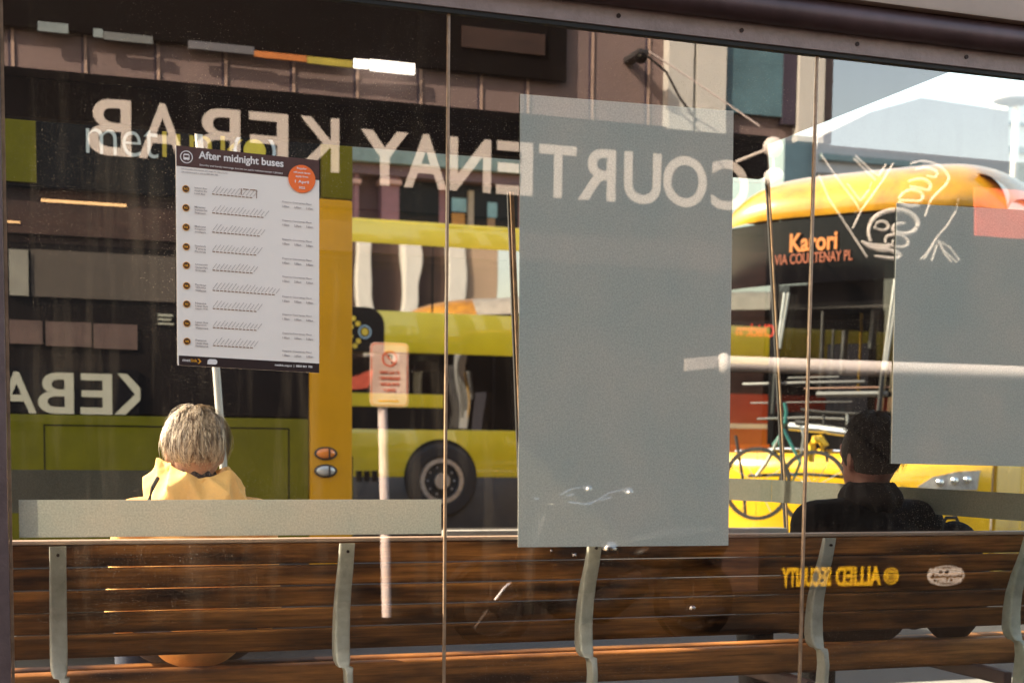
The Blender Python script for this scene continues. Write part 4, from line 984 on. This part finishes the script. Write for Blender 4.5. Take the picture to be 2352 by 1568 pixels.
m_tube = mat('fluorescent_tube', (.8, .8, .75), .5, emit=(1, .93, .78), es=2.6)
lt = strip(812, 845, 138, 158, m_tube, 'strip_light'); strip(849, 951, 143, 168, m_tube, 'strip_light')
strip(583, 703, 124, 138, mat('orange_board', (.55, .19, .05), .5, emit=(1, .35, .08), es=.03), 'lit_board'); strip(705, 808, 136, 152, mat('yellow_board', (.45, .38, .06), .5, emit=(.9, .8, .2), es=.02), 'lit_board')
m_bl = mat('pale_blue_board', (.24, .30, .32), .5)
strip(86, 156, 54, 76, m_bl, 'pale_board'); strip(214, 236, 68, 88, m_bl, 'pale_board'); strip(238, 350, 80, 98, mat('grey_blue_board', (.17, .19, .20), .6), 'pale_board'); strip(432, 583, 102, 120, mat('grey_blue_board2', (.15, .155, .18), .6), 'pale_board')
# shop window zone below the fascia
def sr(x0, y0, x1, y1, m, nm, out=.03, par=sp):
    a, b = R(x0, y0, YS), R(x1, y1, YS); xm = (x0+x1)/2
    return MB().box((a.x, -YS+.0005, R(xm, y1, YS).z), (b.x, -YS+out, R(xm, y0, YS).z)).build(nm, m, par)
m_warm = mat('warm_light_strip', (.5, .3, .15), .5, emit=(1, .6, .25), es=.9)
sr(-400, 500, 1650, 570, M['shopbrown'], 'timber_header', .05)
sr(-300, 590, 1650, 1440, M['shopglass'], 'shop_window', .01)
sr(94, 466, 289, 471, m_warm, 'light_strip', .06); sr(-40, 509, 46, 513, m_warm, 'light_strip', .06)
sr(70, 582, 402, 688, M['greyboard'], 'menu_board', .03); sr(20, 575, 66, 680, mat('curtain', (.26, .27, .24), .8), 'curtain', .05)
m_dp = mat('dull_panel', (.10, .07, .065), .8, 0, .3, 6)
sr(20, 736, 98, 790, m_dp, 'panel', .03); sr(104, 740, 210, 796, m_dp, 'panel', .035); sr(214, 745, 315, 802, m_dp, 'panel', .03)
for x0, y0, x1, y1 in ((362, 722, 396, 727), (362, 732, 392, 736), (362, 742, 398, 746), (420, 724, 462, 729), (432, 733, 466, 748)): sr(x0, y0, x1, y1, M['letter2'], 'notice', .03)
kb2 = thing('window_sign', 'black window board with pale reversed KEBAB lettering at the left edge', 'sign', (sx_(100), -YS+.03, sz_(100, 960)))
sr(-260, 842, 318, 968, M['signblack'], 'sign_board', .05, kb2)
letters('EBAB', [(185, 258), (88, 170), (-8, 84), (-100, -16)], 856, 950, 150, name='lettering', m=M['letter2'], bold=.015, par=kb2, Yq=YS-.052)
# the K shows only its arrow shaped arms
pts = [(262, 952), (310, 905), (270, 858), (292, 858), (322, 890), (322, 918), (288, 952)]
MB().prism([Vector((R(x, 905, YS-.052).x, -YS+.053, R(290, y, YS-.052).z)) for x, y in pts], (0, .004, 0)).build('lettering', M['letter2'], kb2)
# neon style window drawing and script
M['script'] = mat('script_white', (.88, .84, .80), .5, 0, .03)
ne = thing('window_drawing', 'white outlined script and crossed arrow drawing on the shop window, reversed, over the bus roof', 'sign', R(2040, 600, YS-.3))
YN = YS-.3
def line(pts, r, nm='outline'):
    MB().tube([R(x, y, YN) for x, y in pts], r, 6).build(nm, M['script'], ne, True)
def curve(pts, r):                      # smooth brush stroke through the points
    out = []
    for i in range(len(pts)-1):
        p0, p1, p2, p3 = [Vector(pts[min(max(i+k, 0), len(pts)-1)]) for k in (-1, 0, 1, 2)]
        for j in range(6):
            t = j/6; out.append(.5*((2*p1)+(-p0+p2)*t+(2*p0-5*p1+4*p2-p3)*t*t+(-p0+3*p1-3*p2+p3)*t*t*t))
    out.append(Vector(pts[-1])); n = len(out)
    MB().tube([R(p.x, p.y, YN) for p in out], [r*(.55+.45*math.sin(math.pi*k/(n-1))) for k in range(n)], 7).build('script_stroke', M['script'], ne, True)
def zc_(pts): return [(1646.4+.3*a, 313.6+.3*b) for a, b in pts]
for pts in ([(800, 140), (900, 290), (1060, 500), (1092, 560), (1060, 582)], [(1050, 170), (1215, 335)], [(1062, 148), (1190, 268), (1240, 300), (1295, 215)], [(1352, 205), (1262, 350), (1110, 560), (1040, 702)], [(1185, 350), (1165, 410), (1100, 492), (1000, 360)], [(780, 290), (860, 480), (980, 660), (1150, 922)],
            [(1852, 480), (1828, 572), (1760, 682), (1682, 772), (1600, 900), (1556, 942)], [(1682, 830), (1640, 955)], [(1660, 820), (1580, 945)], [(1690, 800), (1740, 900), (1792, 962)], [(1690, 800), (1780, 850), (1852, 948), (1828, 962), (1740, 880), (1690, 800)]):
    line(zc_(pts), .0075)
for pts, r in (([(1178, 800), (1162, 740), (1168, 690), (1205, 622), (1290, 575), (1400, 565), (1490, 600), (1535, 660), (1510, 722), (1450, 746), (1380, 738), (1348, 702), (1372, 672), (1432, 668)], .017),
            ([(1205, 705), (1232, 655), (1290, 655), (1315, 690), (1280, 716), (1220, 702)], .010), ([(1110, 800), (1160, 822), (1240, 835), (1330, 832), (1352, 790)], .011),
            ([(1290, 812), (1300, 765), (1380, 752), (1452, 790), (1455, 832), (1400, 848), (1305, 822)], .012), ([(1110, 802), (1180, 850), (1300, 862), (1390, 900), (1380, 932), (1300, 928), (1210, 912)], .014), ([(1150, 842), (1250, 872), (1350, 872)], .010),
            ([(1520, 255), (1600, 240), (1682, 272), (1672, 312), (1605, 300)], .010), ([(1468, 342), (1560, 325), (1632, 360), (1622, 412), (1540, 392), (1480, 382)], .012),
            ([(1395, 475), (1430, 430), (1500, 410), (1572, 440), (1562, 492), (1480, 492), (1400, 488)], .012), ([(1388, 502), (1460, 532), (1545, 530)], .013),
            ([(1480, 210), (1580, 190), (1700, 225), (1772, 300), (1760, 362), (1690, 432), (1632, 502), (1590, 612)], .010)): curve(zc_(pts), r*1.15)
# red Chicken window lettering
ck = thing('window_sticker', 'small red reversed Chicken lettering between frosted panel and bus', 'sign', R(1735, 780, YS-.2))
txt('lettering', 'Chicken', R(1778, 775, YS-.2), (-1, 0, 0), (0, 0, 1), R(1778, 775, YS-.2).x-R(1690, 775, YS-.2).x, .095, mat('red_letters', (.95, .10, .05), .4), ck, .004, .03)
# pink and orange panel at the right edge
pk = thing('notice_board', 'red orange board at the right edge over the bus roof', 'sign', R(2330, 540, YS-.5))
sgp = [R(2236, 430, YS-.5), R(2700, 455, YS-.5), R(2700, 565, YS-.5), R(2236, 542, YS-.5)]
MB().prism([(v.x, -YS+.5, z) for v, z in zip(sgp, (sgp[0].z, sgp[0].z, sgp[3].z, sgp[3].z))], (0, .02, 0)).build('panel', mat('pink_red_panel', (.85, .16, .10), .5), pk)
MB().tube([(sgp[1].x, -YS+.49, sgp[0].z), (sgp[1].x, -YS+.49, 0)], .04, 10).build('post', M['shopbrown'], pk)
# yellow and white stickers low on the dark shop door
s1 = thing('security_sticker', 'yellow reversed ALLIED SECURITY lettering with round emblem over the right end of the bench', 'sign', R(1930, 1345, YS-.02))
M['ysec'] = mat('security_yellow', (.85, .50, .01), .5)
YQ = YS-.02
sword('SECURITY', 1795, 1908, 1302, 1346, 1860, m=M['ysec'], par=s1, Yq=YQ, bold=.03); sword('ALLIED', 1919, 2022, 1300, 1344, 1970, m=M['ysec'], par=s1, Yq=YQ, bold=.03)
c = R(2047, 1322, YQ); MB().ring(c, (0, 1, 0), .055, .066, .004).disc(c, (0, 1, 0), .045, .003).build('emblem', M['ysec'], s1)
for k in (-1, 0, 1): MB().box((c.x-.03, c.y+.002, c.z+k*.022-.003), (c.x+.03, c.y+.005, c.z+k*.022+.004)).build('emblem_line', M['signblack'], s1)
s2 = thing('security_sticker', 'white oval outlined sticker with reversed RECON lettering, right of the yellow lettering', 'sign', R(2178, 1348, YQ))
c = R(2172, 1321, YQ); mb = MB()
def ov(s, t):
    a = 2*math.pi*s; r = 1-.09*t-.06*t*max(0, -math.cos(a-.5)); return c+Vector((.176*math.cos(a)*r, .004, .080*math.sin(a)*r))
MB().grid(ov, 48, 1).build('oval', M['letter'], s2)
sword('RECON', 2135, 2207, 1304, 1322, 2170, m=M['letter'], par=s2, Yq=YQ, bold=.05); sword('SECURITY', 2135, 2207, 1326, 1338, 2170, m=M['letter'], par=s2, Yq=YQ, bold=.03)
# the shop's dark glazed wall continues to the right under the drawing
w2 = thing('shop_wall', 'dark glazed wall right of the kebab shop carrying the stickers', 'wall', (sx_(2200), -YS-.1, 0))
MB().box((X1b+.01, -YS-.15, 0), (sx_(3000), -YS, zf1-.03)).build('wall_panel', M['shopglass'], w2)
MB().box((X1b+.01, -YS-.16, zf1-.03), (sx_(3000), -YS+.01, zf1-.03+.02)).build('wall_cap', M['shopbrown'], w2)
# white rail with ball end
YR = 5.3
ra = thing('white_rail', 'long white horizontal tube with ball end at the right half of the glass', 'rail', R(1700, 840, YR))
zr_ = R(2050, 848, YR).z
MB().tube([(R(1668, 832, YR).x, -YR, zr_), (R(2900, 900, YR).x, -YR, zr_)], .055, 20).build('tube', M['white'], ra, True)
MB().ball((R(1661, 832, YR).x, -YR, zr_), (.05, .06, .075), 18).build('ball_end', M['white'], ra, True)
a = R(1640, 832, YR); b = R(1570, 838, YR)
MB().prism([(a.x, -YR, zr_+.05), (b.x, -YR, zr_+.025), (b.x, -YR, zr_-.06), (a.x, -YR, zr_-.03)], (0, .03, 0)).build('end_bracket', mat('bracket_grey', (.45, .40, .38), .5), ra)
for px_ in (1965, 2600):
    xx = R(px_, 850, YR).x; MB().tube([(xx, -YR, zr_), (xx, -YR-.3, zr_-.02), (xx, -YS, zr_-.05)], .02, 8).build('wall_bracket', M['shopbrown'], ra, True)
# no stopping sign on its pole
YK = 5.05
q = R(888, 1450, YK)
sn = thing('street_sign', 'white sign with red circle on a white pole, mirrored over the double decker', 'street sign', (q.x, q.y, 0))
m_pp = mat('pale_pink_pole', (.78, .68, .66), .45)
tp = R(876, 925, YK)
MB().tube([(q.x, q.y, 0), (tp.x, tp.y, R(876, 800, YK).z)], .030, 16).build('pole', m_pp, sn, True)
m_sr = mat('sign_red', (.70, .17, .09), .6); m_sw = mat('sign_white', (.70, .52, .44), .6)
a, b = R(850, 785, YK-.04), R(938, 935, YK-.04)
def rounded(xa, xb, z0, z1, r, y):
    pts = []
    for cx, cz, a0 in ((xb-r, z1-r, 0), (xa+r, z1-r, 90), (xa+r, z0+r, 180), (xb-r, z0+r, 270)):
        for k in range(6): t_ = math.radians(a0+18*k); pts.append((cx+r*math.cos(t_), y, cz+r*math.sin(t_)))
    return pts
xa, xb, z0, z1 = min(a.x, b.x), max(a.x, b.x), b.z, a.z
MB().prism(rounded(xa, xb, z0, z1, .03, -YK+.036), (0, .006, 0)).build('sign_plate', m_sw, sn)
MB().prism(rounded(xa+.006, xb-.006, z0+.006, z1-.006, .026, -YK+.043), (0, .001, 0)).build('sign_border', m_sr, sn)
MB().prism(rounded(xa+.012, xb-.012, z0+.012, z1-.012, .022, -YK+.0445), (0, .001, 0)).build('sign_face', m_sw, sn)
cx, cz = (xa+xb)/2, z1-.098
MB().ring((cx, -YK+.047, cz), (0, 1, 0), .038, .050, .002).build('sign_ring', m_sr, sn)
txt('lettering', 'P', (cx+.018, -YK+.0475, cz-.026), (-1, 0, 0), (0, 0, 1), .034, .052, M['signblack'], sn, .002, .03)
MB().prism([(cx-.034, -YK+.050, cz+.028), (cx-.028, -YK+.050, cz+.034), (cx+.034, -YK+.050, cz-.028), (cx+.028, -YK+.050, cz-.034)], (0, .001, 0)).build('sign_slash', m_sr, sn)
for k, (s_, ww) in enumerate((('AT ALL TIMES', .13), ('RESERVED', .13), ('FOR BUSES', .12), ('ONLY', .08))):
    txt('lettering', s_, (cx+ww/2, -YK+.047, z1-.19-k*.036), (-1, 0, 0), (0, 0, 1), ww, .018, m_sr, sn, .002, .02)
MB().box((cx-.07, -YK+.046, z0+.032), (cx+.06, -YK+.048, z0+.040)).build('sign_arrow', mat('arrow_orange', (.85, .30, .03), .5), sn)
# security camera on the cladding with its cable, and a hanging lamp
cc = thing('security_camera', 'small dark dome camera with cables on the mauve cladding near the top', 'camera', R(1476, 130, YS-.25))
c = R(1473, 133, YS-.25); MB().ball(c, (.045, .045, .04), 16).build('dome', M['busblack'], cc, True); MB().box((c.x-.03, -YS+.001, c.z+.02), (c.x+.05, c.y+.02, c.z+.06), .008).build('mount', M['busgrey'], cc)
MB().tube([R(1482, 125, YS-.3), R(1530, 165, YS-.32), R(1560, 222, YS-.3), R(1600, 280, YS-.3)], .008, 6).build('cable', M['black'], cc, True)
MB().tube([R(1490, 118, YS-.3), R(1600, 190, YS-.3), R(1745, 290, YS-.4)], .006, 6).build('cable', m_pp, cc, True)
YH = YS-.6
hl_ = thing('hanging_lamp', 'white globe lamp hanging from a round bracket above the bus roof', 'lamp', R(1778, 340, YH))
MB().ball(R(1776, 338, YH), (.075, .06, .07), 18).build('bracket', M['white'], hl_, True)
MB().tube([R(1776, 350, YH), R(1777, 395, YH)], .006, 8).build('rod', M['white'], hl_, True)
MB().ball(R(1778, 408, YH), (.075, .075, .065), 20).build('globe', mat('globe_white', (.85, .86, .85), .25), hl_, True)
g = R(1776, 338, YH); MB().tube([g, (g.x, -YS-.1, g.z)], .012, 8).build('arm', M['white'], hl_, True)
# parked moped on the pavement
YM = 3.5
mo = thing('moped', 'dark moped with chrome trim parked on the pavement, mirrored faintly over the bench', 'moped', (R(1400, 1400, YM).x, -YM, 0))
m_mp = mat('moped_paint', (.007, .006, .006), .35, 0, .2, 4, spec=.12)
def mr(x, y, dy=0): p = R(x, y, YM); return Vector((p.x, -YM+dy, p.z))
for px_ in (1592, 1128):
    c = mr(px_, 1393); c.z = .235; o = MB().ring(c, (0, 1, 0), .165, .225, .08, 36).build('wheel', m_mp, mo, True)
    mb = MB().ring(c, (0, 1, 0), .158, .166, .05, 36).disc(c, (0, 1, 0), .035, .09)
    for k in range(5): t_ = 2*math.pi*k/5+.3; mb.tube([c, c+Vector((.16*math.cos(t_), 0, .16*math.sin(t_)))], .011, 6)
    mb.build('rim', mat('dark_alloy', (.05, .04, .035), .35, .8), o, True)
def strk(pts, rs, m, nm, dy=0): return MB().tube([mr(x, y, dy) for x, y in pts], rs, 12).build(nm, m, mo, True)
def blob(x, y, rx, ry, rz, m, nm, rot=0, dy=0): return MB().ball(mr(x, y, dy), (rx, ry, rz), 24, Matrix.Rotation(rot, 4, 'Y')).build(nm, m, mo, True)
blob(1560, 1262, .30, .12, .10, m_mp, 'seat_body', -.1); blob(1545, 1228, .26, .10, .04, M['black'], 'seat', -.1)
strk([(1470, 1330), (1380, 1395), (1300, 1398), (1235, 1360)], [.08, .09, .08, .05], m_mp, 'footboard')
strk([(1235, 1370), (1225, 1290), (1260, 1190)], [.10, .10, .08], m_mp, 'leg_shield')
blob(1300, 1172, .17, .13, .075, m_mp, 'headlamp_cowl', .25)
blob(1258, 1168, .05, .075, .05, M['chrome'], 'headlamp', 0, .0)
strk([(1358, 1140), (1300, 1155), (1262, 1150)], .012, M['chrome'], 'handlebar', .26); strk([(1358, 1140), (1300, 1155), (1262, 1150)], .012, M['chrome'], 'handlebar', -.26)
MB().tube([mr(1300, 1155, -.26), mr(1300, 1155, .26)], .013, 8).build('handlebar', M['chrome'], mo, True)
for dy in (-.28, .28):
    MB().tube([mr(1305, 1155, dy), mr(1350, 1128, dy), mr(1385, 1120, dy)], .006, 8).build('mirror_stem', M['chrome'], mo, True)
    MB().ball(mr(1392, 1128, dy), (.03, .05, .035), 14).build('mirror', M['chrome'], mo, True)
strk([(1225, 1300), (1160, 1350), (1128, 1393)], [.025, .022, .02], M['chrome'], 'fork', .0)
MB().grid(lambda u, v: (lambda a, c_: Vector((c_.x+.26*math.cos(a), c_.y+(v-.5)*.12, c_.z+.26*math.sin(a))))(math.radians(10+150*u), Vector((mr(1128, 1393).x, -YM, .235))), 20, 4).build('mudguard', m_mp, mo, True)
MB().tube([mr(1640, 1400, .10), mr(1560, 1410, .10), mr(1500, 1400, .10)], [.035, .03, .015], 12).build('exhaust', m_mp, mo, True)
blob(1400, 1262, .05, .04, .05, M['chrome'], 'hook')

# building with white columns behind us, mirrored in the double decker's windows
wc_ = thing('building', 'tall building with white columns mirrored in the double decker upper windows', 'building', (13.5, -34, 0))
MB().box((8, -38, 0), (20.1, -30.3, 19)).build('wall', M['shopbrown'], wc_)
for k in range(5):
    xx = 9.9+2.05*k
    MB().box((xx-.36, -30.29, 0), (xx+.36, -29.7, 18.5), .04).build('column', M['pale'], wc_)
MB().box((7.8, -30.6, 18.55), (20.15, -29.5, 19.3), .04).build('cornice', M['pale'], wc_)
MB().box((17.9, -30.295, 0), (20.05, -29.9, 18.5), .03).build('tan_wing', mat('tan_wall', (.42, .31, .22), .8, 0, .1, .6), wc_)
MB().ball(mr(1578, 1394, .06), .022, 12).build('hub', M['chrome'], mo, True); MB().ball(mr(1306, 1272, .08), .014, 12).build('glint_ball', M['chrome'], mo, True); MB().ball(mr(1252, 1262, .09), .008, 10).build('glint_ball', M['chrome'], mo, True)  # small chrome balls added to give glints on hub and bodywork
